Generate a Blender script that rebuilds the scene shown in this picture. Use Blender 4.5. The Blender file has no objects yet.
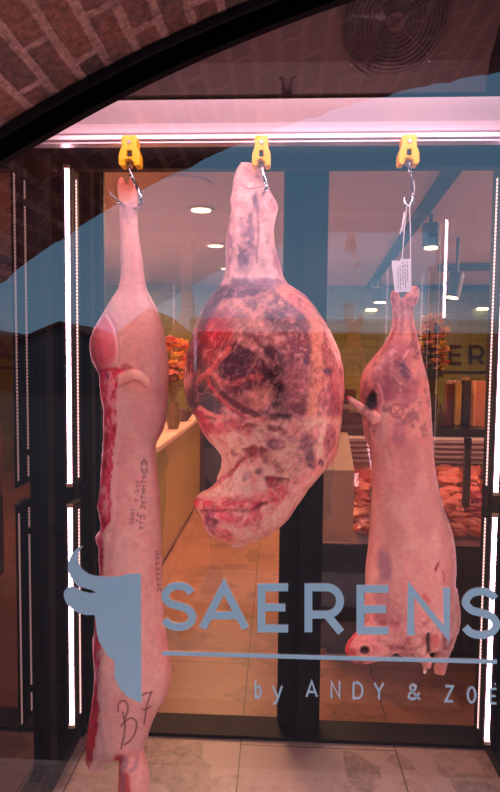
import bpy, bmesh, math, random
import numpy as np
from mathutils import Vector, Matrix
from mathutils.geometry import tessellate_polygon

random.seed(7)
SC = bpy.context.scene
COL = SC.collection
PI = math.pi

# ------------------------------------------------------------------ camera
F = 572.0
CAM = np.array([0.0, 0.0, 1.50])
yaw, pitch, roll = math.atan(26 / F), math.atan(35 / F), 0.010
fwd = np.array([-math.sin(yaw) * math.cos(pitch), math.cos(yaw) * math.cos(pitch), -math.sin(pitch)])
right0 = np.array([math.cos(yaw), math.sin(yaw), 0.0])
up0 = np.cross(right0, fwd)
right = right0 * math.cos(roll) + up0 * math.sin(roll)
up = np.cross(right, fwd)
cd = bpy.data.cameras.new('camera')
cam = bpy.data.objects.new('camera', cd)
COL.objects.link(cam)
cd.sensor_fit = 'VERTICAL'; cd.sensor_height = 36.0; cd.sensor_width = 36.0
cd.lens = F / 792 * 36.0
cd.clip_start = 0.02; cd.clip_end = 500
M4 = Matrix(((right[0], up[0], -fwd[0], CAM[0]), (right[1], up[1], -fwd[1], CAM[1]), (right[2], up[2], -fwd[2], CAM[2]), (0, 0, 0, 1)))
cam.matrix_world = M4
SC.camera = cam


def P(px, py, Y):
    """world point standing at depth Y that the photo shows at px, py"""
    d = fwd + right * ((px - 250) / F) - up * ((py - 396) / F)
    return CAM + d * ((Y - CAM[1]) / d[1])


def Pz(px, py, z):
    d = fwd + right * ((px - 250) / F) - up * ((py - 396) / F)
    return CAM + d * ((z - CAM[2]) / d[2])


def PIX(v):
    r = v - CAM
    dep = r @ fwd
    return 250 + F * (r @ right) / dep, 396 - F * (r @ up) / dep


YG, YC, YB = 1.30, 1.75, 2.19
ZTOP = 2.62

# ------------------------------------------------------------------ materials
def lin(c):
    return tuple((x / 255 / 12.92) if x / 255 <= 0.04045 else ((x / 255 + 0.055) / 1.055) ** 2.4 for x in c)


def mat(name, rgb, rough=0.5, metal=0.0, emit=None, strength=0.0, noise=0.0, nscale=30.0, bump=0.0, spec=0.5, coat=0.0):
    m = bpy.data.materials.new(name); m.use_nodes = True
    nt = m.node_tree; b = nt.nodes['Principled BSDF']
    c = (*lin(rgb), 1)
    b.inputs['Base Color'].default_value = c
    b.inputs['Roughness'].default_value = rough
    b.inputs['Metallic'].default_value = metal
    b.inputs['Specular IOR Level'].default_value = spec
    b.inputs['Coat Weight'].default_value = coat
    if emit is not None:
        b.inputs['Emission Color'].default_value = (*lin(emit), 1)
        b.inputs['Emission Strength'].default_value = strength
    if noise or bump:
        tc = nt.nodes.new('ShaderNodeTexCoord')
        n = nt.nodes.new('ShaderNodeTexNoise'); n.inputs['Scale'].default_value = nscale; n.inputs['Detail'].default_value = 5
        nt.links.new(tc.outputs['Object'], n.inputs['Vector'])
        if noise:
            mx = nt.nodes.new('ShaderNodeMix'); mx.data_type = 'RGBA'
            mx.inputs[6].default_value = tuple(x * (1 - noise) for x in c[:3]) + (1,)
            mx.inputs[7].default_value = tuple(min(1, x * (1 + noise)) for x in c[:3]) + (1,)
            nt.links.new(n.outputs['Fac'], mx.inputs[0]); nt.links.new(mx.outputs[2], b.inputs['Base Color'])
        if bump:
            bp = nt.nodes.new('ShaderNodeBump'); bp.inputs['Strength'].default_value = bump; bp.inputs['Distance'].default_value = 0.01
            nt.links.new(n.outputs['Fac'], bp.inputs['Height']); nt.links.new(bp.outputs['Normal'], b.inputs['Normal'])
    return m


def glass_mat(name, tint, refl, gcol=(1, 1, 1)):
    m = bpy.data.materials.new(name); m.use_nodes = True
    nt = m.node_tree; nt.nodes.clear()
    o = nt.nodes.new('ShaderNodeOutputMaterial'); mx = nt.nodes.new('ShaderNodeMixShader')
    t = nt.nodes.new('ShaderNodeBsdfTransparent'); g = nt.nodes.new('ShaderNodeBsdfGlossy')
    t.inputs[0].default_value = (*tint, 1); g.inputs[0].default_value = (*gcol, 1); g.inputs['Roughness'].default_value = 0.0
    mx.inputs[0].default_value = refl
    nt.links.new(t.outputs[0], mx.inputs[1]); nt.links.new(g.outputs[0], mx.inputs[2]); nt.links.new(mx.outputs[0], o.inputs[0])
    return m


def brick_mat(name, c1, c2, mortar, w, h, ms, uvmap=True, bump=0.6):
    m = bpy.data.materials.new(name); m.use_nodes = True
    nt = m.node_tree; b = nt.nodes['Principled BSDF']; L = nt.links
    tc = nt.nodes.new('ShaderNodeTexCoord')
    nz = nt.nodes.new('ShaderNodeTexNoise'); nz.inputs['Scale'].default_value = 14; nz.inputs['Detail'].default_value = 3
    L.new(tc.outputs['UV'], nz.inputs['Vector'])
    va = nt.nodes.new('ShaderNodeVectorMath'); va.operation = 'MULTIPLY_ADD'
    va.inputs[1].default_value = (0.012, 0.012, 0)
    L.new(nz.outputs['Color'], va.inputs[0]); L.new(tc.outputs['UV'], va.inputs[2])
    br = nt.nodes.new('ShaderNodeTexBrick')
    br.inputs['Scale'].default_value = 1; br.inputs['Brick Width'].default_value = w; br.inputs['Row Height'].default_value = h
    br.inputs['Mortar Size'].default_value = ms; br.inputs['Mortar Smooth'].default_value = 0.35; br.inputs['Bias'].default_value = 0
    br.inputs['Color1'].default_value = (*lin(c1), 1); br.inputs['Color2'].default_value = (*lin(c2), 1); br.inputs['Mortar'].default_value = (*lin(mortar), 1)
    L.new(va.outputs[0], br.inputs['Vector'])
    n2 = nt.nodes.new('ShaderNodeTexNoise'); n2.inputs['Scale'].default_value = 55; n2.inputs['Detail'].default_value = 8; n2.inputs['Roughness'].default_value = 0.7
    L.new(tc.outputs['UV'], n2.inputs['Vector'])
    rmp = nt.nodes.new('ShaderNodeMapRange'); rmp.inputs[1].default_value = 0.3; rmp.inputs[2].default_value = 0.7; rmp.inputs[3].default_value = 0.25; rmp.inputs[4].default_value = 1.8
    L.new(n2.outputs['Fac'], rmp.inputs[0])
    mul = nt.nodes.new('ShaderNodeVectorMath'); mul.operation = 'SCALE'
    n4 = nt.nodes.new('ShaderNodeTexNoise'); n4.inputs['Scale'].default_value = 11; n4.inputs['Detail'].default_value = 6; n4.inputs['Roughness'].default_value = 0.7
    L.new(tc.outputs['UV'], n4.inputs['Vector'])
    r4 = nt.nodes.new('ShaderNodeMapRange'); r4.inputs[1].default_value = 0.48; r4.inputs[2].default_value = 0.68; r4.inputs[3].default_value = 0.0; r4.inputs[4].default_value = 0.65
    L.new(n4.outputs['Fac'], r4.inputs[0])
    m4 = nt.nodes.new('ShaderNodeMix'); m4.data_type = 'RGBA'; m4.inputs[7].default_value = (*lin((74, 66, 62)), 1)
    L.new(r4.outputs[0], m4.inputs[0]); L.new(br.outputs['Color'], m4.inputs[6])
    L.new(m4.outputs[2], mul.inputs[0]); L.new(rmp.outputs[0], mul.inputs['Scale'])
    L.new(mul.outputs[0], b.inputs['Base Color'])
    b.inputs['Roughness'].default_value = 0.85
    ad = nt.nodes.new('ShaderNodeMath'); ad.operation = 'MULTIPLY_ADD'; ad.inputs[1].default_value = -1.2
    L.new(br.outputs['Fac'], ad.inputs[0]); L.new(n2.outputs['Fac'], ad.inputs[2])
    bp = nt.nodes.new('ShaderNodeBump'); bp.inputs['Strength'].default_value = bump; bp.inputs['Distance'].default_value = 0.012
    L.new(ad.outputs[0], bp.inputs['Height']); L.new(bp.outputs['Normal'], b.inputs['Normal'])
    return m


def stone_mat(ca=(76, 62, 60), cb=(166, 144, 138), nm='stone_tile'):
    m = bpy.data.materials.new(nm); m.use_nodes = True
    nt = m.node_tree; b = nt.nodes['Principled BSDF']; L = nt.links
    tc = nt.nodes.new('ShaderNodeTexCoord')
    vo = nt.nodes.new('ShaderNodeTexVoronoi'); vo.feature = 'F1'; vo.distance = 'MANHATTAN'; vo.inputs['Scale'].default_value = 6.5
    L.new(tc.outputs['Object'], vo.inputs['Vector'])
    n = nt.nodes.new('ShaderNodeTexNoise'); n.inputs['Scale'].default_value = 28; n.inputs['Detail'].default_value = 9; n.inputs['Roughness'].default_value = 0.75
    L.new(tc.outputs['Object'], n.inputs['Vector'])
    n3 = nt.nodes.new('ShaderNodeTexNoise'); n3.inputs['Scale'].default_value = 230; n3.inputs['Detail'].default_value = 3
    L.new(tc.outputs['Object'], n3.inputs['Vector'])
    sep = nt.nodes.new('ShaderNodeSeparateColor'); L.new(vo.outputs['Color'], sep.inputs[0])
    a1 = nt.nodes.new('ShaderNodeMath'); a1.operation = 'MULTIPLY_ADD'; a1.inputs[1].default_value = 0.42
    L.new(sep.outputs[0], a1.inputs[0]); L.new(n.outputs['Fac'], a1.inputs[2])
    a2 = nt.nodes.new('ShaderNodeMath'); a2.operation = 'MULTIPLY_ADD'; a2.inputs[1].default_value = 0.5
    L.new(n3.outputs['Fac'], a2.inputs[0]); L.new(a1.outputs[0], a2.inputs[2])
    cr = nt.nodes.new('ShaderNodeValToRGB')
    cr.color_ramp.elements[0].position = 0.55; cr.color_ramp.elements[0].color = (*lin(ca), 1)
    cr.color_ramp.elements[1].position = 1.25 / 1.3; cr.color_ramp.elements[1].color = (*lin(cb), 1)
    L.new(a2.outputs[0], cr.inputs[0])
    br = nt.nodes.new('ShaderNodeTexBrick'); br.offset = 0.5
    br.inputs['Scale'].default_value = 1; br.inputs['Brick Width'].default_value = 1.2; br.inputs['Row Height'].default_value = 0.6
    br.inputs['Mortar Size'].default_value = 0.0025; br.inputs['Mortar Smooth'].default_value = 0
    mp = nt.nodes.new('ShaderNodeMapping'); mp.inputs['Rotation'].default_value = (0, 0, PI / 2); mp.inputs['Location'].default_value = (0.35, 0.12, 0)
    L.new(tc.outputs['Object'], mp.inputs['Vector']); L.new(mp.outputs[0], br.inputs['Vector'])
    mx = nt.nodes.new('ShaderNodeMix'); mx.data_type = 'RGBA'; mx.inputs[7].default_value = (*lin((70, 58, 52)), 1)
    L.new(br.outputs['Fac'], mx.inputs[0]); L.new(cr.outputs[0], mx.inputs[6]); L.new(mx.outputs[2], b.inputs['Base Color'])
    b.inputs['Roughness'].default_value = 0.38
    bp = nt.nodes.new('ShaderNodeBump'); bp.inputs['Strength'].default_value = 0.12; bp.inputs['Distance'].default_value = 0.004
    L.new(a2.outputs[0], bp.inputs['Height']); L.new(bp.outputs['Normal'], b.inputs['Normal'])
    return m


def tile_wall_mat(name, c, joint, w, h):
    m = bpy.data.materials.new(name); m.use_nodes = True
    nt = m.node_tree; b = nt.nodes['Principled BSDF']; L = nt.links
    tc = nt.nodes.new('ShaderNodeTexCoord')
    br = nt.nodes.new('ShaderNodeTexBrick'); br.offset = 0.0
    br.inputs['Scale'].default_value = 1; br.inputs['Brick Width'].default_value = w; br.inputs['Row Height'].default_value = h
    br.inputs['Mortar Size'].default_value = 0.006
    br.inputs['Color1'].default_value = (*lin(c), 1); br.inputs['Color2'].default_value = (*lin(tuple(x * 0.93 for x in c)), 1); br.inputs['Mortar'].default_value = (*lin(joint), 1)
    L.new(tc.outputs['UV'], br.inputs['Vector']); L.new(br.outputs['Color'], b.inputs['Base Color'])
    b.inputs['Roughness'].default_value = 0.3
    return m


def flesh_mat(name, rough=0.38, bump=0.25, bscale=90):
    m = bpy.data.materials.new(name); m.use_nodes = True
    nt = m.node_tree; b = nt.nodes['Principled BSDF']; L = nt.links
    at = nt.nodes.new('ShaderNodeVertexColor'); at.layer_name = 'Col'
    tc = nt.nodes.new('ShaderNodeTexCoord')
    n = nt.nodes.new('ShaderNodeTexNoise'); n.inputs['Scale'].default_value = bscale; n.inputs['Detail'].default_value = 8; n.inputs['Roughness'].default_value = 0.65
    L.new(tc.outputs['Object'], n.inputs['Vector'])
    mr = nt.nodes.new('ShaderNodeMapRange'); mr.inputs[1].default_value = 0.25; mr.inputs[2].default_value = 0.75; mr.inputs[3].default_value = 0.84; mr.inputs[4].default_value = 1.14
    L.new(n.outputs['Fac'], mr.inputs[0])
    sc = nt.nodes.new('ShaderNodeVectorMath'); sc.operation = 'SCALE'
    L.new(at.outputs['Color'], sc.inputs[0]); L.new(mr.outputs[0], sc.inputs['Scale'])
    L.new(sc.outputs[0], b.inputs['Base Color'])
    b.inputs['Roughness'].default_value = rough
    b.inputs['Specular IOR Level'].default_value = 0.35
    bp = nt.nodes.new('ShaderNodeBump'); bp.inputs['Strength'].default_value = bump; bp.inputs['Distance'].default_value = 0.003
    L.new(n.outputs['Fac'], bp.inputs['Height']); L.new(bp.outputs['Normal'], b.inputs['Normal'])
    return m


def dotted_led_mat(name, col, strength, pitch):
    m = bpy.data.materials.new(name); m.use_nodes = True
    nt = m.node_tree; b = nt.nodes['Principled BSDF']; L = nt.links
    b.inputs['Base Color'].default_value = (0.5, 0.35, 0.35, 1)
    tc = nt.nodes.new('ShaderNodeTexCoord'); sp = nt.nodes.new('ShaderNodeSeparateXYZ'); L.new(tc.outputs['Object'], sp.inputs[0])
    w = nt.nodes.new('ShaderNodeMath'); w.operation = 'MULTIPLY'; w.inputs[1].default_value = 2 * PI / pitch; L.new(sp.outputs[2], w.inputs[0])
    s = nt.nodes.new('ShaderNodeMath'); s.operation = 'SINE'; L.new(w.outputs[0], s.inputs[0])
    mr = nt.nodes.new('ShaderNodeMapRange'); mr.inputs[1].default_value = -0.6; mr.inputs[2].default_value = 0.9; mr.inputs[3].default_value = 0.15 * strength; mr.inputs[4].default_value = strength
    L.new(s.outputs[0], mr.inputs[0])
    b.inputs['Emission Color'].default_value = (*lin(col), 1); L.new(mr.outputs[0], b.inputs['Emission Strength'])
    return m


M = dict(
    stone=stone_mat(),
    warmlit=stone_mat((80, 52, 40), (148, 104, 78), 'warm_lit_stone'),  # same floor stone, with the shop's warm light put into its colour
    brick=brick_mat('arch_brick', (122, 78, 66), (66, 44, 44), (146, 112, 106), 0.215, 0.067, 0.012),
    black=mat('black_frame', (14, 11, 13), 0.9, 0.0, spec=0.05, noise=0.2, nscale=20),
    frame=mat('dark_anodised_frame', (20, 14, 18), 0.6, 0.0, spec=0.25, noise=0.2, nscale=12),
    ink=mat('matt_black', (16, 13, 15), 0.6),
    mirror=None,
    matt=mat('matt_shield', (8, 5, 8), 0.95, spec=0.0),
    glass=glass_mat('shop_window_glass', (0.985, 0.975, 0.98), 0.16),
    doorglass=glass_mat('door_glass', (0.95, 0.93, 0.93), 0.13),
    counterglass=glass_mat('counter_glass', (0.97, 0.97, 0.97), 0.05),
    rail=mat('pale_aluminium', (206, 188, 194), 0.3, 0.35, noise=0.04, nscale=8),
    yellow=mat('yellow_plastic', (250, 184, 0), 0.35, noise=0.08, nscale=40),
    steel=mat('polished_steel', (200, 195, 200), 0.18, 1.0),
    vinyl=mat('grey_blue_vinyl', (232, 236, 240), 0.6, spec=0.1),
    led=mat('led_tube', (255, 225, 232), 0.4, emit=(255, 196, 214), strength=20.0),
    ledfill=mat('led_tube_fill', (255, 225, 225), 0.4, emit=(255, 198, 196), strength=150.0),  # for the unseen bars added to light the carcasses
    leddot=dotted_led_mat('led_dots', (255, 205, 200), 2.6, 0.012),
    panel=mat('brown_grey_panel', (72, 50, 50), 0.6, 0.05, noise=0.12, nscale=4),
    grille=mat('dark_wire', (74, 54, 58), 0.35, 0.7),
    ceil=mat('pale_ceiling', (214, 190, 192), 0.7),
    yellowtile=tile_wall_mat('yellow_green_tile', (116, 122, 46), (92, 92, 38), 0.2, 0.1),
    ochre=mat('ochre_cabinet', (150, 128, 62), 0.45, noise=0.1, nscale=3),
    ochretop=mat('pale_counter_top', (214, 180, 160), 0.3),
    beige=mat('beige_panel', (196, 172, 148), 0.55, noise=0.05),
    dark=mat('dark_counter', (36, 26, 30), 0.3, noise=0.15),
    paper=mat('white_paper', (236, 230, 236), 0.8),
    string=mat('white_string', (232, 224, 226), 0.8),
    printink=mat('grey_print', (120, 112, 124), 0.8),
    lamp=mat('lamp_glow', (255, 235, 190), 0.5, emit=(255, 226, 165), strength=5.0),
    peach=mat('peach_paper', (235, 150, 100), 0.6, emit=(235, 140, 90), strength=0.12),  # paper given a faint glow of its own
    asphalt=mat('asphalt', (52, 46, 48), 0.85, noise=0.2, nscale=6),
    redbrick=mat('red_brown_brick', (120, 66, 52), 0.8, noise=0.2, nscale=3),
    rooftile=mat('brown_roof_tile', (92, 52, 42), 0.8, noise=0.2, nscale=3),
    render=mat('pale_render', (244, 244, 246), 0.8, noise=0.05, nscale=2),
    grey=mat('slate_grey', (84, 88, 92), 0.7),
    tray=mat('steel_tray', (190, 170, 165), 0.3, 0.8),
    rawmeat=mat('raw_meat', (150, 44, 42), 0.4, noise=0.75, nscale=2.6, bump=0.3),
    rawmeat2=mat('pale_raw_meat', (190, 100, 76), 0.4, noise=0.6, nscale=2.2, bump=0.3),
    countertube=mat('counter_tube', (255, 220, 200), 0.5, emit=(255, 190, 160), strength=0.5),
    orange=mat('orange_petal', (246, 160, 40), 0.6, noise=0.2),
    gold=mat('yellow_petal', (250, 212, 96), 0.6, noise=0.2),
    crimson=mat('crimson_petal', (205, 40, 70), 0.6, noise=0.2),
    blush=mat('blush_petal', (236, 170, 150), 0.6, noise=0.2),
    leaf=mat('olive_leaf', (96, 92, 40), 0.6, noise=0.3),
    vase=mat('brown_glass_vase', (92, 76, 38), 0.2),
    cream=mat('cream_card', (226, 196, 150), 0.6),
)


def mirror_mat():
    m = bpy.data.materials.new('tinted_mirror_glass'); m.use_nodes = True
    nt = m.node_tree; nt.nodes.clear()
    o = nt.nodes.new('ShaderNodeOutputMaterial'); mx = nt.nodes.new('ShaderNodeMixShader')
    d = nt.nodes.new('ShaderNodeBsdfDiffuse'); g = nt.nodes.new('ShaderNodeBsdfGlossy')
    d.inputs[0].default_value = (0.012, 0.008, 0.010, 1); g.inputs[0].default_value = (0.86, 0.72, 0.72, 1); g.inputs['Roughness'].default_value = 0.015
    mx.inputs[0].default_value = 0.26
    nt.links.new(d.outputs[0], mx.inputs[1]); nt.links.new(g.outputs[0], mx.inputs[2]); nt.links.new(mx.outputs[0], o.inputs[0])
    return m


M['mirror'] = mirror_mat()

# ------------------------------------------------------------------ mesh helpers
class MB:
    def __init__(s):
        s.v = []; s.f = []; s.uv = None

    def add(s, vs, fs):
        k = len(s.v); s.v += [tuple(float(c) for c in v) for v in vs]; s.f += [tuple(i + k for i in f) for f in fs]
        return s

    def box(s, x0, x1, y0, y1, z0, z1, b=0.0):
        if b <= 0:
            return s.add([(x0, y0, z0), (x1, y0, z0), (x1, y1, z0), (x0, y1, z0), (x0, y0, z1), (x1, y0, z1), (x1, y1, z1), (x0, y1, z1)],
                         [(0, 3, 2, 1), (4, 5, 6, 7), (0, 1, 5, 4), (1, 2, 6, 5), (2, 3, 7, 6), (3, 0, 4, 7)])
        bm = bmesh.new(); bmesh.ops.create_cube(bm, size=1)
        for v in bm.verts:
            v.co = Vector(((x0 + x1) / 2 + v.co.x * (x1 - x0), (y0 + y1) / 2 + v.co.y * (y1 - y0), (z0 + z1) / 2 + v.co.z * (z1 - z0)))
        bmesh.ops.bevel(bm, geom=bm.edges[:], offset=b, segments=2, affect='EDGES')
        bm.verts.index_update()
        s.add([v.co[:] for v in bm.verts], [[v.index for v in f.verts] for f in bm.faces]); bm.free()
        return s

    def tube(s, pts, r, n=10, cap=True):
        pts = [np.array(p, float) for p in pts]
        rs = r if hasattr(r, '__len__') else [r] * len(pts)
        vs = []; fs = []; prev = None
        for i, p in enumerate(pts):
            t = pts[min(i + 1, len(pts) - 1)] - pts[max(i - 1, 0)]; t /= (np.linalg.norm(t) + 1e-12)
            if prev is None:
                a = np.array([0, 0, 1.0]) if abs(t[2]) < 0.9 else np.array([1.0, 0, 0])
            else:
                a = prev
            u = a - t * (a @ t); u /= np.linalg.norm(u); w = np.cross(t, u); prev = u
            for k in range(n):
                q = 2 * PI * k / n
                vs.append(p + rs[i] * (math.cos(q) * u + math.sin(q) * w))
        m = len(pts)
        for i in range(m - 1):
            for k in range(n):
                a = i * n + k; b = i * n + (k + 1) % n
                fs.append((a, b, b + n, a + n))
        if cap:
            fs.append(tuple(range(n - 1, -1, -1))); fs.append(tuple((m - 1) * n + k for k in range(n)))
        return s.add(vs, fs)

    def prism(s, outer, y0, y1, holes=(), axis='y'):
        """polygon in x,z (or y,z when axis='x') extruded"""
        loops = [list(outer)] + [list(h) for h in holes]
        flat = [p for l in loops for p in l]; n = len(flat)
        tri = tessellate_polygon([[Vector((p[0], p[1], 0)) for p in l] for l in loops])
        mk = (lambda p, y: (p[0], y, p[1])) if axis == 'y' else (lambda p, y: (y, p[0], p[1]))
        vs = [mk(p, y0) for p in flat] + [mk(p, y1) for p in flat]
        fs = [tuple(t) for t in tri] + [tuple(i + n for i in reversed(t)) for t in tri]
        k = 0
        for l in loops:
            m = len(l)
            for i in range(m):
                a = k + i; b = k + (i + 1) % m
                fs.append((a, b, b + n, a + n))
            k += m
        return s.add(vs, fs)

    def lathe(s, prof, c, n=24, axis='z'):
        vs = []; fs = []
        for (r, h) in prof:
            for k in range(n):
                q = 2 * PI * k / n
                o = (r * math.cos(q), r * math.sin(q), h) if axis == 'z' else (r * math.cos(q), h, r * math.sin(q))
                vs.append((c[0] + o[0], c[1] + o[1], c[2] + o[2]))
        for i in range(len(prof) - 1):
            for k in range(n):
                a = i * n + k; b = i * n + (k + 1) % n
                fs.append((a, b, b + n, a + n))
        fs.append(tuple(range(n - 1, -1, -1))); fs.append(tuple((len(prof) - 1) * n + k for k in range(n)))
        return s.add(vs, fs)

    def build(s, name, m, parent=None, smooth=False, org=None):
        v = np.array(s.v)
        if parent is not None:
            o0 = np.array(parent.matrix_basis.translation if parent.type == 'EMPTY' else parent['_o'])
        elif org is not None:
            o0 = np.array(org)
        else:
            o0 = np.array([(v[:, 0].min() + v[:, 0].max()) / 2, (v[:, 1].min() + v[:, 1].max()) / 2, v[:, 2].min()])
        me = bpy.data.meshes.new(name)
        me.from_pydata([tuple(a) for a in (v - o0)], [], s.f)
        bm = bmesh.new(); bm.from_mesh(me); bmesh.ops.recalc_face_normals(bm, faces=bm.faces); bm.to_mesh(me); bm.free()
        me.update()
        if smooth:
            for p in me.polygons:
                p.use_smooth = True
            try:
                me.set_sharp_from_angle(angle=math.radians(40))
            except Exception:
                pass
        o = bpy.data.objects.new(name, me); COL.objects.link(o)
        me.materials.append(m)
        if parent is not None:
            o.parent = parent
        else:
            o.location = Vector(o0)
        o['_o'] = [float(a) for a in o0]
        return o


def tag(o, label, cat, group=None, kind=None):
    o['label'] = label; o['category'] = cat
    if group: o['group'] = group
    if kind: o['kind'] = kind
    return o


def thing(name, label, cat, loc, group=None):
    o = bpy.data.objects.new(name, None); COL.objects.link(o); o.location = Vector([float(a) for a in loc]); o.empty_display_size = 0.05
    o.matrix_basis = Matrix.Translation(o.location)
    return tag(o, label, cat, group)


def struct(o):
    o['kind'] = 'structure'; return o


def planar_uv(o, fn):
    me = o.data; uv = me.uv_layers.new(name='UVMap')
    for l in me.loops:
        uv.data[l.index].uv = fn(me.vertices[l.vertex_index].co)


def cr(pts, n=8):
    """Catmull-Rom through points"""
    pts = [np.array(p, float) for p in pts]
    q = [2 * pts[0] - pts[1]] + pts + [2 * pts[-1] - pts[-2]]
    out = []
    for i in range(1, len(q) - 2):
        for k in range(n):
            t = k / n
            out.append(0.5 * (2 * q[i] + (q[i + 1] - q[i - 1]) * t + (2 * q[i - 1] - 5 * q[i] + 4 * q[i + 1] - q[i + 2]) * t * t + (3 * q[i] - q[i - 1] - 3 * q[i + 1] + q[i + 2]) * t ** 3))
    out.append(pts[-1])
    return out


# ------------------------------------------------------------------ the setting
# arch: circle in the x,z plane
AX, AZ, AR = 1.23, -1.19, 3.70
YM = 0.58
def arch_z(x, r=AR): return AZ + math.sqrt(max(r * r - (x - AX) ** 2, 0))
XL, XR = -1.05, 2.6

mb = MB(); mb.box(-3.2, 5.0, YM - 0.0, 2.24, -0.12, 0.0)
floor = mb.build('floor', M['stone'], org=(0, 0, 0)); struct(floor)
mb = MB(); mb.box(-3.2, 5.0, 2.24, 8.2, -0.12, 0.0)
struct(mb.build('floor_shop', M['warmlit'], org=(0, 0, 0)))
mb = MB(); mb.box(-40, 40, -80, YM - 0.002, -0.14, -0.02)
pav = mb.build('pavement', M['asphalt'], org=(0, 0, -0.02)); struct(pav)

# brick wall with the arched reveal
N = 90
xs = [XL + (XR - XL) * i / N for i in range(N + 1)]
mb = MB(); uvs = []
arc = 0; vs = []; uvv = []
ny = 4
for i, x in enumerate(xs):
    if i: arc += math.hypot(xs[i] - xs[i - 1], arch_z(xs[i]) - arch_z(xs[i - 1]))
    for j in range(ny + 1):
        y = YM + (YG + 0.06 - YM) * j / ny
        jz = (0.006 * math.sin(i * 2.3) + 0.005 * math.sin(i * 5.1 + 1)) if j == 0 else 0
        vs.append((x, y, arch_z(x) + jz)); uvv.append((y + 0.07, arc))
fs = []
for i in range(N):
    for j in range(ny):
        a = i * (ny + 1) + j
        fs.append((a, a + 1, a + ny + 2, a + ny + 1))
k = len(vs)
for i, x in enumerate(xs):            # street face above the arch and top
    vs += [(x, YM, arch_z(x)), (x, YM, 4.2), (x, YG + 0.06, 4.2), (x, YG + 0.06, arch_z(x))]
    uvv += [(x, arch_z(x)), (x, 4.2), (x, 4.8), (x, arch_z(x))]
for i in range(N):
    a = k + 4 * i
    fs += [(a, a + 4, a + 5, a + 1), (a + 1, a + 5, a + 6, a + 2), (a + 2, a + 6, a + 7, a + 3)]
for (x0, x1) in ((-3.2, XL), (XR, 5.0)):
    for q in ([(x0, YM, 0), (x1, YM, 0), (x1, YM, 4.2), (x0, YM, 4.2)], [(x0, YM, 4.2), (x1, YM, 4.2), (x1, YG + .06, 4.2), (x0, YG + .06, 4.2)],
              [(x0, YG + .06, 0), (x1, YG + .06, 0), (x1, YG + .06, 4.2), (x0, YG + .06, 4.2)]):
        k = len(vs); vs += q; uvv += [(p[0], p[2] + (p[1] if p[2] > 4 else 0)) for p in q]; fs.append((k, k + 1, k + 2, k + 3))
for x in (XL, XR):
    q = [(x, YM, 0), (x, YG + .06, 0), (x, YG + .06, arch_z(x)), (x, YM, arch_z(x))]
    k = len(vs); vs += q; uvv += [(p[1], p[2]) for p in q]; fs.append((k, k + 1, k + 2, k + 3))
mb.add(vs, fs)
wf = mb.build('wall_front', M['brick'], org=(0, 0, 0)); struct(wf)
uv = wf.data.uv_layers.new(name='UVMap')
for l in wf.data.loops: uv.data[l.index].uv = uvv[l.vertex_index]

# window: frame following the arch, the pane
def band(r0, r1, y0, y1):
    outer = [(x, arch_z(x, r1)) for x in xs]; inner = [(x, arch_z(x, r0)) for x in xs]
    return outer + inner[::-1]
mb = MB()
mb.prism([(XL, 0), (XR, 0)] + [(x, arch_z(x) - 0.03) for x in xs[::-1]], YG, YG + 0.0001)
m2 = MB(); out = [(XL, 0.0), (XR, 0.0)] + [(x, arch_z(x) - 0.004) for x in xs[::-1]]
k = len(out); m2.add([(p[0], YG, p[1]) for p in out], [tuple(range(k))])
win = m2.build('window_1', M['glass'], org=(0, YG, 0)); struct(win)
fb = MB()
poly = band(AR - 0.060, AR - 0.002, 0, 0)
fb.prism(poly, YG - 0.012, YG + 0.012)
fr = fb.build('window_frame', M['black'], win)
fb = MB(); fb.prism(band(AR - 0.020, AR - 0.002, 0, 0), YG - 0.022, YG - 0.0125)
fb.build('frame_bead', M['ink'], win)
fb = MB(); fb.box(XL, XL + 0.06, YG - 0.03, YG + 0.05, 0, arch_z(XL)); fb.box(XR - 0.06, XR, YG - 0.03, YG + 0.05, 0, arch_z(XR)); fb.box(XL, XR, YG - 0.03, YG + 0.05, 0, 0.05)
fb.build('window_frame', M['black'], win)

XW = 0.87
for s, nm, XW in ((-1, 'wall_left', .80), (1, 'wall_right', .87)):
    mb = MB(); x0, x1 = sorted((s * XW, s * (XW + 0.03)))
    mb.box(x0, x1, YG + 0.06, YB + 0.06, 0, ZTOP)
    w = mb.build(nm, M['mirror']); struct(w)
    # frame on the mirror wall
    mb = MB(); a, b = sorted((s * (XW - 0.001), s * (XW - 0.042)))
    mb.box(a, b, YG + 0.06, YB + 0.0, 0.0, 0.045)
    mb.build('baseboard_' + ('left' if s < 0 else 'right'), M['frame']); struct(bpy.data.objects['baseboard_' + ('left' if s < 0 else 'right')])
    mb = MB(); mb.box(a, b, YG + 0.06, YB, 2.19, 2.235)
    mb.box(a, b, YB - 0.07, YB, 0.045, 2.19)
    c, d = sorted((s * (XW - 0.001), s * (XW - 0.03)))
    mb.box(c, d, 1.885, 1.945, 0.045, 2.19)
    t = mb.build('trim_1' if s < 0 else 'trim_2', M['frame']); struct(t)
    # solid filling beside the case
    mb = MB(); x0, x1 = sorted((s * (XW + 0.032), s * 3.2)) if s < 0 else (XW + 0.032, 5.0)
    mb.box(x0, x1, YG + 0.10, YG + 0.14, 0, 4.0)
    t = mb.build('wall_beside_left' if s < 0 else 'wall_beside_right', M['ink']); struct(t)

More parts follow.
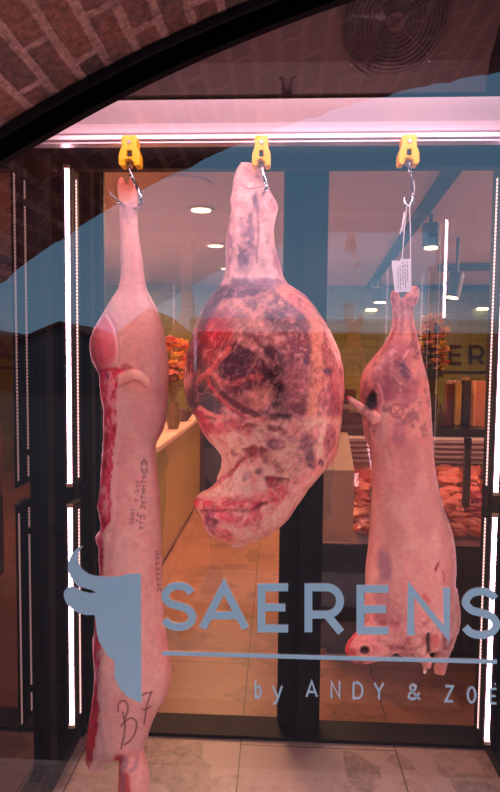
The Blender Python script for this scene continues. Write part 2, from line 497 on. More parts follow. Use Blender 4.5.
# top of the case: sloped panel with lip and a closed box above
pz = lambda py, Y: P(300, py, Y)[2]
xp0, xp1 = -0.80, P(490, 60, 1.93)[0]
z_fold, z_lip = pz(62, 1.93), pz(93, 1.96)
z_topp = pz(-60, 1.70)
mb = MB(); mb.prism([(1.93, z_fold), (1.70, z_topp), (1.715, z_topp + .01), (1.98, z_fold + 0.02), (1.98, z_lip), (1.965, z_lip)], xp0 + .001, xp1, axis='x')
pn = mb.build('ceiling', M['panel']); struct(pn)
mb = MB(); mb.box(-.80, XW, YG + 0.062, YB + 0.10, z_topp + 0.012, z_topp + 0.05)
struct(mb.build('ceiling_case_top', M['ink']))
mb = MB(); mb.box(-.80, XW, 2.0, 2.04, 2.16, z_topp + 0.011)
struct(mb.build('wall_case_back', M['ink']))

# back doors
def door(nm, x0, x1, y0p, y1p, Y, ox0, ox1, oz1):
    """glass from pixel x0..x1, y0p..y1p; outer frame ox0..ox1 metres"""
    yq = 2.302
    a = P(x0, (y0p + y1p) / 2, yq); b = P(x1, (y0p + y1p) / 2, yq)
    zt = P((x0 + x1) / 2, y0p, yq)[2]; zb = P((x0 + x1) / 2, y1p, yq)[2]
    m = MB(); m.add([(a[0], 2.30, zb), (b[0], 2.30, zb), (b[0], 2.30, zt), (a[0], 2.30, zt)], [(0, 1, 2, 3)])
    d = m.build(nm, M['doorglass']); struct(d)
    m = MB()
    m.prism([(ox0, 0.012), (ox1, 0.012), (ox1, oz1), (ox0, oz1)], Y, 2.305 + .01 * (Y > 2.2), holes=[[(a[0], zb), (b[0], zb), (b[0], zt), (a[0], zt)]])
    m.build('door_frame', M['frame'], d)
    m = MB(); g = 0.006   # dark gasket
    m.prism([(a[0] - .001, zb - .001), (b[0] + .001, zb - .001), (b[0] + .001, zt + .001), (a[0] - .001, zt + .001)], Y + .03, Y + 0.049, holes=[[(a[0] + g, zb + g), (b[0] - g, zb + g), (b[0] - g, zt - g), (a[0] + g, zt - g)]])
    m.build('gasket', M['ink'], d)
    return d
xm = P(301, 450, YB)[0]
door('door_1', 105, 282, 168, 728, 2.25, -0.79, xm - .001, 2.36)
door('door_2', 321, 484, 149, 744, YB, xm, 0.865, 2.36)
mb = MB(); mb.box(-0.79, 0.865, YB - 0.01, YB + 0.10, -0.005, 0.014)
struct(mb.build('trim_3', M['frame']))
mb = MB(); mb.box(-0.79, 0.865, YB - 0.03, YB - 0.005, P(300, 150, YB)[2] + 0.02, 2.38)
struct(mb.build('trim_4', M['frame']))
# stepped jamb left of the left door
mb = MB()
for (xa, xb, ya, yb) in ((-0.797, -0.768, YB - 0.06, YB + .05), (-0.768, -0.745, YB - 0.03, YB + .05), (-0.745, -0.715, YB, YB + .05)):
    mb.box(xa + .001, xb - .001, ya, yb, 0.0, 2.3)
struct(mb.build('trim_5', M['frame']))

# shop behind
ZC, YW = 2.48, 7.5
mb = MB(); mb.box(-3.0, 4.6, 2.34, YW + 0.1, ZC, ZC + 0.08)
struct(mb.build('ceiling_shop', M['ceil']))
mb = MB(); mb.box(-3.0, 4.6, YW, YW + 0.1, 0, ZC)
wb = mb.build('wall_back', M['yellowtile'], org=(0, 0, 0)); struct(wb); planar_uv(wb, lambda c: (c.x + c.y, c.z))
mb = MB(); mb.box(-3.1, -3.0, 2.34, YW, 0, ZC)
wb = mb.build('wall_shop_left', M['yellowtile'], org=(0, 0, 0)); struct(wb); planar_uv(wb, lambda c: (c.x + c.y, c.z))
mb = MB(); mb.box(4.6, 4.7, 2.34, YW, 0, ZC)
wb = mb.build('wall_shop_right', M['yellowtile'], org=(0, 0, 0)); struct(wb); planar_uv(wb, lambda c: (c.x + c.y, c.z))
for (x0, x1, nm) in ((-3.0, -0.80, 'wall_shop_front_left'), (0.87, 4.6, 'wall_shop_front_right')):
    mb = MB(); mb.box(x0, x1, 2.32, 2.34, 0, ZC + 0.05); struct(mb.build(nm, M['ceil']))
mb = MB(); mb.box(-0.8, 0.87, 2.32, 2.34, 2.36, ZC + 0.05); struct(mb.build('wall_shop_front_top', M['ceil']))

# ------------------------------------------------------------------ inside the case
# hanging rail
mb = MB()
yr = 1.70
zt, zb = P(280, 97, yr)[2], P(280, 141, yr)[2]
H = zt - zb
prof = [(yr + .012, zt), (yr + .002, zt - .004), (yr, zt - .010), (yr + .004, zt - .018), (yr + .012, zt - .030), (yr + .026, zt - .046), (yr + .033, zt - .058), (yr + .030, zt - .068), (yr + .018, zt - .086), (yr + .005, zt - .101), (yr + .000, zb + .026), (yr + .006, zb + .024), (yr + .006, zb + .018), (yr - .002, zb + .015), (yr - .002, zb + .008), (yr + .008, zb + .006), (yr + .008, zb),
        (yr + .042, zb), (yr + .042, zt)]
mb.prism(prof, -.798, XW - .002, axis='x')
rl = mb.build('hanging_rail', M['rail'])
tag(rl, 'long pale aluminium rail across the case that all three yellow rollers hang from', 'rail')
# make the concave front smooth
for p in rl.data.polygons: p.use_smooth = True
rl.data.set_sharp_from_angle(angle=math.radians(35))

# roller clamps and hooks
def roller(cx, y0p, y1p, w, label):
    YR = 1.676; c0 = P(cx, y0p, YR - .02); c1 = P(cx, y1p, YR - .02); h = c0[2] - c1[2]; W = (P(cx + w / 2, y0p, YR - .02)[0] - P(cx - w / 2, y0p, YR - .02)[0])
    X, Z = c0[0], c1[2]
    t = thing('rail_roller', label, 'roller', (X, YR, Z))
    S = lambda u, v: (X + u * W, Z + v * h)
    out = [S(-.34, 1), S(.34, 1), S(.37, .88), S(.35, .62), S(.42, .52), S(.49, .38), S(.50, .10), S(.44, .0), S(.22, 0.0), S(.19, .12), S(.10, .18), S(-.10, .18), S(-.19, .12), S(-.22, 0), S(-.44, .0), S(-.50, .10), S(-.49, .38), S(-.42, .52), S(-.35, .62), S(-.37, .88)]
    b = MB().prism(out, YR - .02, YR + .02, holes=[[S(-.10, .52), S(.10, .52), S(.13, .30), S(-.13, .30)]])
    o = b.build('body', M['yellow'], t)
    bv = o.modifiers.new('b', 'BEVEL'); bv.width = .004; bv.segments = 2; bv.limit_method = 'ANGLE'
    b = MB().lathe([(.0, -.012), (.014, -.012), (.016, -.008), (.016, .010), (.014, .016), (0, .016)], (X, YR, Z + .45 * h), 20, 'y')
    b.build('wheel', M['ink'], t, True)
    b = MB().lathe([(.0, -.024), (.005, -.024), (.006, -.022), (.006, .018)], (X, YR, Z + .76 * h), 12, 'y')
    b.build('axle', M['steel'], t, True)
    b = MB().tube([(X, YR, Z + .40 * h), (X, YR, Z + 0.0 * h)], .008, 12); b.build('swivel', M['steel'], t, True)
    return X, Z
roller(129, 135, 165.5, 22, 'yellow plastic rail roller at left above the long pork side')
roller(261.5, 135, 165.5, 19, 'yellow plastic rail roller in the middle above the round beef quarter')
roller(410, 134, 164, 21, 'yellow plastic rail roller at right above the lamb and paper tag')


def hook(pts, r, label):
    """pts are (px, py, Y)"""
    w = cr([P(*p) for p in pts], 8)
    n = len(w)
    rr = [r * (1 if i < n * .8 else max(.18, 1 - (i - n * .8) / (n * .2) * .85)) for i in range(n)]
    rr = [a if i > 0 else a for i, a in enumerate(rr)]
    o = MB().tube(w, rr, 12).build('meat_hook', M['steel'], None, True)
    tag(o, label, 'hook')
    return o
hook([(128.5, 160, 1.676), (128.5, 168, 1.676), (133, 179, 1.68), (138, 189, 1.695), (141, 197, 1.69), (140.6, 204, 1.70), (136, 208.5, 1.73), (127, 207, 1.745), (120.5, 203.5, 1.70), (114, 197.5, 1.68), (108.5, 191, 1.67)], .0052,
     'steel meat hook with its sharp point left of the pork trotter')
hook([(262.5, 160, 1.676), (262.5, 168, 1.676), (264, 176, 1.67), (266, 184, 1.67), (265, 191, 1.675), (259, 195, 1.73), (252, 192, 1.76)], .0058,
     'steel meat hook going into the tip of the beef shank')
hook([(410, 159, 1.676), (410, 170, 1.676), (412.5, 180, 1.70), (413, 192, 1.75), (411, 203, 1.75), (407.5, 206.5, 1.75), (404.8, 203, 1.75), (404.2, 197, 1.75)], .0055,
     'steel meat hook at right with white strings looped in it')

# ------------------------------------------------------------------ numpy noise and paint
def _h(ix, iy, iz, seed):
    n = (ix * 374761393 + iy * 668265263 + iz * 2147483647 + seed * 1274126177) & 0xFFFFFFFF
    n = ((n ^ (n >> 13)) * 1274126177) & 0xFFFFFFFF
    n = (n ^ (n >> 16)) & 0xFFFFFF
    return n / float(0xFFFFFF)


def vnoise(x, y, z, seed=0):
    x = np.asarray(x, float); y = np.asarray(y, float); z = np.asarray(z, float) + 0 * x
    ix, iy, iz = np.floor(x).astype(np.int64), np.floor(y).astype(np.int64), np.floor(z).astype(np.int64)
    fx, fy, fz = x - ix, y - iy, z - iz
    fx, fy, fz = (t * t * (3 - 2 * t) for t in (fx, fy, fz))
    r = 0
    for dx in (0, 1):
        for dy in (0, 1):
            for dz in (0, 1):
                w = (fx if dx else 1 - fx) * (fy if dy else 1 - fy) * (fz if dz else 1 - fz)
                r = r + w * _h(ix + dx, iy + dy, iz + dz, seed)
    return r


def fbm(x, y, z, s, oct=4, seed=0, gain=.5):
    a = 1; t = 0; r = 0
    for k in range(oct):
        r = r + a * vnoise(x / s, y / s, z / s, seed + k * 17); t += a; a *= gain; s *= .5
    return r / t


def sm(a, b, x):
    t = np.clip((x - a) / (b - a + 1e-9), 0, 1); return t * t * (3 - 2 * t)


class Paint:
    def __init__(s, px, py, pz, base):
        s.x, s.y, s.z = px, py, pz
        s.c = np.tile(np.array(lin(base)), (len(px), 1)); s.d = np.zeros(len(px))
        s.n1 = fbm(px, py, pz, 14, 4, 3); s.n2 = fbm(px, py, pz, 14, 4, 91); s.n3 = fbm(px, py, pz, 4.5, 3, 47)

    def mix(s, a, col):
        a = np.clip(a, 0, 1)[:, None]; s.c = s.c * (1 - a) + np.array(lin(col)) * a

    def warp(s, w):
        return s.x + (s.n1 - .5) * 2 * w + (s.n3 - .5) * w * .7, s.y + (s.n2 - .5) * 2 * w

    def blob(s, cx, cy, rx, ry, col, a=1., rot=0, soft=.35, w=5, relief=0, mott=0):
        X, Y = s.warp(w); c, q = math.cos(math.radians(rot)), math.sin(math.radians(rot))
        dx, dy = X - cx, Y - cy
        u, v = dx * c + dy * q, -dx * q + dy * c
        r = np.sqrt((u / rx) ** 2 + (v / ry) ** 2)
        m = 1 - sm(1 - soft, 1 + soft, r)
        if mott: m = m * (1 - mott + mott * sm(.38, .60, s.n3))
        if col: s.mix(m * a, col)
        s.d += relief * (1 - sm(0, 1.1, r))
        return s

    def seg(s, pts, w=0):
        X, Y = s.warp(w) if w else (s.x, s.y)
        best = np.full(len(s.x), 1e9)
        for (ax, ay), (bx, by) in zip(pts[:-1], pts[1:]):
            dx, dy = bx - ax, by - ay; L = dx * dx + dy * dy + 1e-9
            t = np.clip(((X - ax) * dx + (Y - ay) * dy) / L, 0, 1)
            best = np.minimum(best, np.hypot(X - ax - t * dx, Y - ay - t * dy))
        return best

    def stroke(s, pts, width, col, a=1., w=3, soft=.5, relief=0, mott=0, curve=True):
        if curve and len(pts) > 2: pts = [tuple(p) for p in cr(pts, 5)]
        d = s.seg(pts, w); h = width / 2
        m = 1 - sm(h * (1 - soft), h * (1 + soft), d)
        if mott: m = m * (1 - mott + mott * sm(.38, .6, s.n3))
        if col: s.mix(m * a, col)
        if relief: s.d += relief * (1 - sm(0, h * 1.3, d))
        return s

    def mottle(s, col, sc, lo, hi, a, seed, box=None, stretch=1.0):
        n = fbm(s.x * stretch, s.y, s.z, sc, 5, seed, .6)
        m = sm(lo, hi, n)
        if box is not None:
            x0, x1, y0, y1, f = box
            X, Y = s.warp(4)
            m = m * sm(x0 - f, x0 + f, X) * (1 - sm(x1 - f, x1 + f, X)) * sm(y0 - f, y0 + f, Y) * (1 - sm(y1 - f, y1 + f, Y))
        s.mix(m * a, col); return s


# ------------------------------------------------------------------ carcasses
SAT = 1.10
MPP = (P(251, 396, YC)[0] - P(250, 396, YC)[0])


def interp(rows, y):
    ys = [r[0] for r in rows]
    return [float(np.interp(y, ys, [r[k] for r in rows])) for k in range(1, len(rows[0]))]


def smooth_rows(rows, n):
    ys = np.linspace(rows[0][0], rows[-1][0], n)
    return ys


def loft(mb, rows, ratio, tmax, n=48, step=2.0, ex=2.4, yc=YC, flat_back=1.0):
    """rows (py, xl, xr [, half depth factor]) -> closed skin"""
    y0, y1 = rows[0][0], rows[-1][0]
    ys = np.arange(y0, y1 + .01, step)
    A = np.array([[r[0], r[1], r[2], (r[3] if len(r) > 3 else 1.0)] for r in rows], float)
    xl = np.interp(ys, A[:, 0], A[:, 1]); xr = np.interp(ys, A[:, 0], A[:, 2]); tf = np.interp(ys, A[:, 0], A[:, 3])
    k = np.array([1, 2, 3, 2, 1.]); k /= k.sum()
    sm1 = lambda v: np.convolve(np.pad(v, 2, 'edge'), k, 'valid')
    xl, xr = sm1(xl), sm1(xr)
    k2 = np.ones(9) / 9
    T = np.minimum((xr - xl) / 2 * MPP * ratio, tmax) * tf
    T = np.convolve(np.pad(T, 4, 'edge'), k2, 'valid')
    vs = []; fs = []
    for i, y in enumerate(ys):
        a = P(xl[i], y, yc); b = P(xr[i], y, yc); c = (a + b) / 2; hw = (b[0] - a[0]) / 2
        for j in range(n):
            q = 2 * PI * j / n
            cc, ss = math.cos(q), math.sin(q)
            u = math.copysign(abs(cc) ** (2 / ex), cc); v = math.copysign(abs(ss) ** (2 / ex), ss)
            vs.append((c[0] + hw * u, c[1] + (0) - T[i] * v * (1.0 if v > 0 else flat_back), c[2]))
    m = len(ys)
    for i in range(m - 1):
        for j in range(n):
            a = i * n + j; b = i * n + (j + 1) % n
            fs.append((a, a + n, b + n, b))
    fs.append(tuple(range(n))); fs.append(tuple((m - 1) * n + j for j in range(n - 1, -1, -1)))
    mb.add(vs, fs)
    return mb


def limb(mb, pts, n=20):
    """pts (px,py,Y,radius_px)"""
    w = cr([np.array([*P(p[0], p[1], p[2]), p[3] * MPP]) for p in pts], 6)
    w = [np.array(a) for a in w]
    rs = [float(a[3]) for a in w]; ps = [a[:3] for a in w]
    t0 = ps[0] - ps[1]; t1 = ps[-1] - ps[-2]
    t0 /= np.linalg.norm(t0); t1 /= np.linalg.norm(t1)
    ps = [ps[0] + t0 * rs[0] * .55, ps[0] + t0 * rs[0] * .35] + ps + [ps[-1] + t1 * rs[-1] * .35, ps[-1] + t1 * rs[-1] * .55]
    rs = [rs[0] * .35, rs[0] * .75] + rs + [rs[-1] * .75, rs[-1] * .35]
    return mb.tube(ps, rs, n)


def carcass(name, mbs, painter, material, voxel=.0027, smooth_it=6):
    bms = MB()
    for m in mbs: bms.add(m.v, m.f)
    v = np.array(bms.v)
    o0 = np.array([(v[:, 0].min() + v[:, 0].max()) / 2, YC, v[:, 2].min()])
    me = bpy.data.meshes.new(name); me.from_pydata([tuple(a) for a in v - o0], [], bms.f)
    bm = bmesh.new(); bm.from_mesh(me); bmesh.ops.recalc_face_normals(bm, faces=bm.faces); bm.to_mesh(me); bm.free()
    o = bpy.data.objects.new(name, me); COL.objects.link(o); o.location = Vector(o0)
    md = o.modifiers.new('r', 'REMESH'); md.mode = 'VOXEL'; md.voxel_size = voxel; md.adaptivity = 0
    ms = o.modifiers.new('s', 'SMOOTH'); ms.factor = .5; ms.iterations = smooth_it
    dg = bpy.context.evaluated_depsgraph_get(); dg.update()
    nm = bpy.data.meshes.new_from_object(o.evaluated_get(dg))
    o.modifiers.clear(); o.data = nm; nm.name = name
    bpy.data.meshes.remove(me)
    nv = len(nm.vertices); co = np.empty(nv * 3); nm.vertices.foreach_get('co', co); co = co.reshape(-1, 3)
    no = np.empty(nv * 3); nm.vertices.foreach_get('normal', no); no = no.reshape(-1, 3)
    w = co + o0
    px, py = PIX(w); pz = (w[:, 1] - YC) / MPP
    p = painter(px, py, pz, no)
    lum = p.c.mean(1, keepdims=True); p.c = np.clip(lum + (p.c - lum) * (1.0 if name.startswith('beef') else SAT), 0.004, 1) * (np.array([1.06, .98, .93]) if name.startswith('beef') else np.array([1.08, 1.06, 1.0]))
    co2 = co + no * (p.d * .001)[:, None]
    nm.vertices.foreach_set('co', co2.ravel())
    ca = nm.color_attributes.new('Col', 'FLOAT_COLOR', 'POINT')
    ca.data.foreach_set('color', np.hstack([np.clip(p.c, 0, 1), np.ones((nv, 1))]).ravel())
    nm.polygons.foreach_set('use_smooth', np.ones(len(nm.polygons), bool))
    nm.materials.clear(); nm.materials.append(material); nm.update()
    o['_o'] = [float(a) for a in o0]
    return o


# --- pork side
pork_rows = [(186.5, 118.6, 136.8, .9), (190, 117.8, 137.6), (200, 118.6, 137.2), (205, 120, 137), (220, 120, 137), (240, 120.6, 139.6), (255, 121, 141.5), (270, 121.4, 143), (280, 120.6, 144.5), (290, 118.6, 147), (297, 114, 150.5), (303, 110.5, 153.5), (310, 106.4, 157),
             (320, 100.8, 160.5), (330, 95.6, 163), (340, 92.3, 165), (350, 91.3, 166.5), (360, 93.5, 167.5), (368, 97.6, 168), (373, 100.8, 168), (380, 101.4, 168), (392, 102, 167.5), (400, 103.4, 167), (410, 105, 166.5), (420, 105, 165.5), (430, 105, 163), (438, 105, 158.5), (445, 104, 155), (460, 103.6, 155.6), (480, 102, 157.6),
             (500, 100, 159.4), (505, 98, 159.8), (512, 101.5, 160), (530, 102, 160.5), (535, 96, 160.6), (540, 97.5, 160.8), (545, 101, 161), (560, 100.6, 161.2), (580, 100.6, 161.5), (600, 99.5, 162.5), (620, 97, 163.5), (642, 94.8, 166), (660, 95.8, 169), (674, 97, 170.8), (682, 96, 170.5), (693, 94.6, 167), (708, 92.5, 158), (723, 89.5, 151.4), (739, 87.3, 146.5), (748, 86.8, 143.6), (752, 86.7, 124), (758, 86.6, 112), (764, 87.3, 106), (769.5, 91, 101.5)]
pm = MB(); loft(pm, pork_rows, .72, .105, n=56, ex=2.7)
tail = MB(); limb(tail, [(121, 380, 1.66, 6), (128, 375, 1.645, 5.5), (136, 374.5, 1.635, 4.6), (143, 378, 1.63, 3.6), (148.5, 383, 1.63, 2.6)])
fore = MB(); limb(fore, [(131, 735, 1.74, 13), (131, 752, 1.74, 13), (133, 766, 1.74, 15), (134, 778, 1.74, 16.3), (133, 790, 1.74, 16), (131, 800, 1.74, 12)])
toe = MB(); limb(toe, [(122.5, 192, 1.75, 5), (121.4, 183, 1.75, 3.6), (121.6, 179, 1.75, 2.4)]); limb(toe, [(131.5, 192, 1.75, 6), (132, 183, 1.75, 3.9), (131.4, 179, 1.75, 2.4)])


def pork_paint(x, y, z, no):
    p = Paint(x, y, z, (238, 178, 168))
    p.mottle((232, 150, 146), 40, .45, .7, .6, 5)
    p.mottle((244, 200, 188), 26, .5, .7, .5, 15)
    p.mix((1 - sm(178, 202, y)) * .8, (222, 128, 108))                      # trotter end
    p.blob(128, 186, 9, 6, (214, 110, 90), .5)
    p.blob(130, 211, 8, 10, (206, 160, 170), .5)
    p.blob(134, 275, 6, 40, (236, 156, 156), .4)
    p.stroke([(126, 215), (127, 225), (130, 222)], 3, (190, 110, 130), .35)
    for q in range(7):
        yy = 283 + q * 5; p.stroke([(118 + q, yy), (130, yy + 2 + q), (146, yy - 1)], 1.4, (214, 130, 130), .16, 4)
    # rounded red lobe at the left
    p.blob(103, 345, 14, 29, (236, 120, 130), .9, 8, .25, 2, relief=7)
    p.blob(101, 352, 9, 16, (232, 96, 112), .6, 0, .5, 3)
    p.stroke([(107, 314), (114, 328), (117.5, 345), (117, 362)], 3.2, (250, 190, 190), .85, 1, relief=-3)
    p.blob(140, 340, 26, 24, (224, 150, 140), .35)
    p.blob(150, 412, 18, 28, (222, 140, 138), .5)
    # exposed cut edge
    edge = np.interp(y, [366, 371, 380, 394, 410, 430, 450, 470, 496, 515, 526, 534, 545, 575, 600, 626, 650, 675, 690, 708, 730, 745, 763, 770],
                     [100, 124, 119, 115.5, 116.5, 117, 114, 112, 110.5, 111, 108, 104, 103, 102.4, 100.6, 98.6, 100, 99, 97, 98.8, 97.5, 95, 92, 88])
    e = edge + (p.n3 - .5) * 5
    cut = (1 - sm(-1.0, 1.5, x - e)) * sm(367, 372, y)
    p.mix(cut, (232, 74, 100))
    m = fbm(x * 1.6, y * .8, z, 7, 4, 33)
    p.mix(cut * sm(.54, .66, m), (244, 150, 156)); p.mix(cut * (1 - sm(.34, .46, m)), (198, 28, 62))
    p.mix(cut * sm(.62, .7, fbm(x, y, z, 9, 3, 8)) * (1 - sm(470, 500, y)), (150, 70, 110))
    p.mix(cut * sm(690, 705, y) * .75, (204, 58, 70))
    p.d += cut * (m - .5) * 9
    fat = (sm(-1, 1, x - e) * (1 - sm(2.5, 7, x - e))) * sm(368, 380, y)
    p.mix(fat * .75, (246, 186, 176)); p.d += fat * 2.5
    p.stroke([(100, 372), (112, 369), (124, 371)], 3, (206, 50, 70), .8, 3)
    p.blob(127, 369, 6, 3, (150, 60, 70), .7)
    # tail piece
    p.stroke([(121, 378), (136, 374.5), (148, 383)], 8, (242, 184, 166), .9, 1)
    p.stroke([(120, 386), (134, 381), (146, 387)], 2.5, (176, 100, 100), .5, 1)  # line of shade painted just under the tail
    p.blob(160, 442, 3.5, 12, (200, 110, 130), .6, 8)
    # stamps along the belly
    ink = (112, 58, 66)
    rr = random.Random(3)
    def glyphs(x0, y0, x1, y1, n, h, wd, gap=None):
        for i in range(n):
            if gap and i in gap: continue
            t = i / max(1, n - 1); cx, cy = x0 + (x1 - x0) * t, y0 + (y1 - y0) * t
            s = abs(y1 - y0) / n * .33
            k = rr.randrange(4)
            a, b = (cx - h / 2, cy - s), (cx + h / 2, cy + s)
            if k == 0: L = [[(a[0], a[1]), (b[0], a[1])], [(a[0], b[1]), (b[0], b[1])], [(cx, a[1]), (cx, b[1])]]
            elif k == 1: L = [[(a[0], a[1]), (b[0], a[1]), (b[0], b[1])], [(a[0], a[1]), (a[0], b[1])]]
            elif k == 2: L = [[(a[0], a[1]), (b[0], cy), (a[0], b[1])]]
            else: L = [[(a[0], cy), (b[0], cy)], [(a[0], a[1]), (a[0], b[1])]]
            for q in L: p.stroke(q, wd, ink, .75, .4, .6, curve=False)
    p.stroke([(144, 459), (141.5, 463), (141.5, 470), (144.5, 474), (147, 470), (147, 463), (144, 459)], 1.2, ink, .6, .4)
    glyphs(144.2, 463, 144.2, 471, 2, 3.2, 1.1)
    glyphs(144, 477, 142, 528, 11, 3.8, 1.1, gap=(7,))
    glyphs(138, 482, 136, 501, 5, 2.6, .9, gap=(3,))
    glyphs(133, 510, 132, 523, 4, 3.4, .9); glyphs(138, 515, 137.5, 521, 2, 2.6, .9)
    glyphs(157, 553, 159.5, 590, 8, 3.6, 1.2)
    # hand-drawn letters B and F
    mk = (128, 66, 66)
    p.stroke([(118, 712), (118.5, 704), (123, 700.5), (127, 703), (127.8, 710), (124, 722)], 1.8, mk, .85, .3)
    p.stroke([(122.8, 712), (125, 725), (123.5, 738), (121, 749)], 1.8, mk, .85, .3)
    p.stroke([(121, 726), (127, 720), (132, 718), (136.6, 723), (135, 733), (130, 741), (124.5, 745)], 1.8, mk, .85, .3)
    p.stroke([(142.6, 695), (147, 693), (152, 692.5)], 1.8, mk, .85, .3); p.stroke([(151.5, 692), (146.5, 707), (144.4, 724)], 1.8, mk, .85, .3); p.stroke([(142.5, 709), (147, 709), (150.5, 706)], 1.6, mk, .85, .3)
    # fore leg below
    lg = sm(746, 752, y) * sm(112, 117, x)
    p.mix(lg * .9, (240, 168, 160)); 
    red = (1 - sm(128, 133, x + (p.n1 - .5) * 10)) * sm(768, 776, y) + (1 - sm(121, 124, x + (p.n1 - .5) * 6)) * sm(752, 758, y)
    p.mix(np.clip(red, 0, 1) * lg * .95, (206, 30, 44)); 
    p.stroke([(124, 756), (126, 766), (124, 775), (123, 790)], 5, (120, 70, 100), .6, 3, mott=.5)
    p.stroke([(138, 756), (137, 766), (132, 772)], 4, (150, 90, 110), .55, 3)
    p.d += (fbm(x, y, z, 22, 3, 70) - .5) * 5
    return p


pork = carcass('pork_side', [pm, tail, fore, toe], pork_paint, flesh_mat('pork_skin', .36, .12, 60))
tag(pork, 'long half pig carcass with pink skin, red cut edge and letters drawn near the bottom', 'meat carcass')

# --- beef hindquarter
beef_rows = [(162.5, 241, 249, .6), (165, 238.5, 254, .8), (170, 235, 262.6), (180, 232.7, 266.5), (190, 231.7, 270), (197, 230, 274), (204, 229.5, 277.5), (210, 231, 278), (218, 230.5, 276), (230, 227.8, 274), (240, 226.2, 274), (250, 226, 276), (260, 226.4, 278.6), (270, 226, 281), (277, 225, 283), (284, 222.5, 287), (289, 219, 295), (294, 214.5, 303), (299, 210.6, 308.5), (304, 206.5, 313), (312.5, 201.5, 319), (324, 197, 326.5), (329.5, 195, 329.5), (345, 190, 336.5), (356, 187.6, 340.5), (368.6, 185.8, 343.3), (385.6, 185, 344.2), (395, 185.8, 343.6), (402.6, 187.8, 342.5), (410, 191.5, 341.8), (417, 195.5, 341.2), (430, 201.5, 339.5), (437, 205.5, 338.5), (447.6, 216, 337), (452, 219.5, 336), (458, 222, 333.5), (466, 221.3, 326.5), (471, 220, 322.5), (476.5, 217.5, 318), (486.7, 212.5, 309), (490, 207.5, 307), (493.5, 200, 305), (498.6, 194.4, 301.5), (505, 193.8, 297), (509, 196.5, 294.5), (512, 199.5, 292.5), (517, 201.6, 289), (526, 204.6, 279), (529, 205.4, 275), (534, 208.5, 268), (537, 216, 262.5), (540, 221, 257), (543, 226, 250), (547, 234, 241)]
bm_ = MB(); loft(bm_, beef_rows, .78, .185, n=72, ex=2.15)
def beef_paint(x, y, z, no):
    p = Paint(x, y, z, (224, 164, 158))
    body = sm(278, 292, y) 
    # shank
    sh = 1 - body
    p.mix(sh, (236, 186, 182))
    p.mottle((190, 132, 146), 13, .52, .66, .7, 60, (222, 285, 195, 285, 4), 1.8)
    p.blob(256, 201, 4.5, 10, (112, 84, 112), .85, -5, .4, 2, relief=-4)
    p.blob(247, 244, 12, 21, (150, 104, 128), .75, 8, .5, 6, mott=.7)
    p.blob(241, 256, 6, 12, (110, 70, 98), .7, 10, .4, 3, mott=.5)
    p.stroke([(250, 210), (251, 235), (246, 262)], 5, (122, 88, 112), .6, 3, mott=.5)
    p.stroke([(262, 196), (266, 215), (264, 240), (268, 268), (277, 285)], 11, (240, 192, 190), .9, 2, relief=7)
    p.stroke([(256, 205), (258, 232), (256, 262)], 2.2, (168, 112, 126), .7, 1.5, relief=-3)
    p.stroke([(240, 186), (250, 188), (262, 187)], 2, (176, 130, 138), .7, 2, relief=-3)
    p.stroke([(241, 180), (236, 205), (236, 240), (230, 272)], 8, (240, 186, 184), .8, 3, relief=4)
    p.blob(246, 171, 5, 5, (206, 150, 150), .5)
    p.blob(228, 250, 2.5, 26, (150, 70, 110), .7, 3)
    p.blob(277, 262, 3, 14, (160, 80, 120), .6, -12)
    # body: mottled purple and fat
    p.mottle((150, 84, 92), 16, .44, .60, .8, 21, (186, 345, 290, 425, 5))
    p.mottle((112, 50, 66), 11, .50, .62, .75, 31, (190, 322, 296, 420, 5))
    p.blob(243, 289, 36, 9, (112, 66, 88), .9, -4, .4, 6)
    p.blob(270, 284, 18, 5, (168, 118, 136), .7, 15)
    p.stroke([(226, 292), (208, 308), (197, 330), (191, 350)], 13, (92, 34, 52), .92, 4)
    p.stroke([(222, 299), (250, 297), (268, 291)], 3, (226, 160, 150), .6, 3, mott=.5)
    p.blob(236, 316, 27, 15, (206, 146, 128), .85, -10, .5, 10, mott=.3)
    p.blob(232, 319, 15, 9, (128, 70, 72), .6, 0, .5, 6, mott=.6)
    p.stroke([(266, 296), (261, 312), (258, 328), (246, 342)], 12, (222, 158, 146), .75, 4, mott=.4)
    p.blob(286, 317, 19, 17, (122, 58, 64), .85, 0, .4, 6, mott=.45)
    p.blob(290, 321, 4, 5, (190, 100, 60), .6, 0, .5, 4, mott=.6)
    # left maroon and bright red
    p.blob(205, 343, 19, 40, (84, 22, 42), .95, 8, .35, 9)
    p.blob(219, 340, 15, 27, (172, 28, 50), .88, 10, .45, 6)
    p.blob(214, 330, 9, 14, (196, 46, 66), .5, 0, .5, 5)
    p.blob(195, 340, 4, 16, (190, 130, 150), .4)
    # centre
    p.blob(248, 364, 31, 25, (82, 28, 48), .95, -6, .35, 11)
    p.blob(255, 372, 20, 14, (122, 56, 78), .5, 0, .5, 8, mott=.6)
    p.stroke([(230, 350), (214, 367), (200, 383)], 7, (228, 108, 100), .9, 4, relief=2, mott=.3)
    p.stroke([(243, 342), (262, 352), (272, 368)], 8, (222, 156, 150), .8, 5, mott=.5)
    p.blob(208, 384, 11, 8, (236, 130, 112), .9, -20, .4, 5, mott=.3)
    p.stroke([(208, 376), (226, 384), (240, 380), (260, 378)], 5, (226, 120, 116), .75, 4, mott=.5)
    p.blob(300, 346, 17, 26, (122, 58, 78), .85, -8, .4, 7, mott=.6)
    p.blob(273, 352, 10, 8, (74, 36, 52), .85, 30, .4, 4, mott=.3)
    p.blob(278, 387, 11, 24, (52, 20, 36), .95, -10, .45, 9, mott=.2)
    p.blob(270, 372, 9, 6, (70, 32, 48), .7, 0, .4, 4)
    p.blob(298, 384, 13, 22, (196, 124, 128), .8, 0, .5, 6, mott=.5)
    p.blob(296, 398, 9, 14, (130, 60, 82), .6, 0, .5, 5, mott=.7)
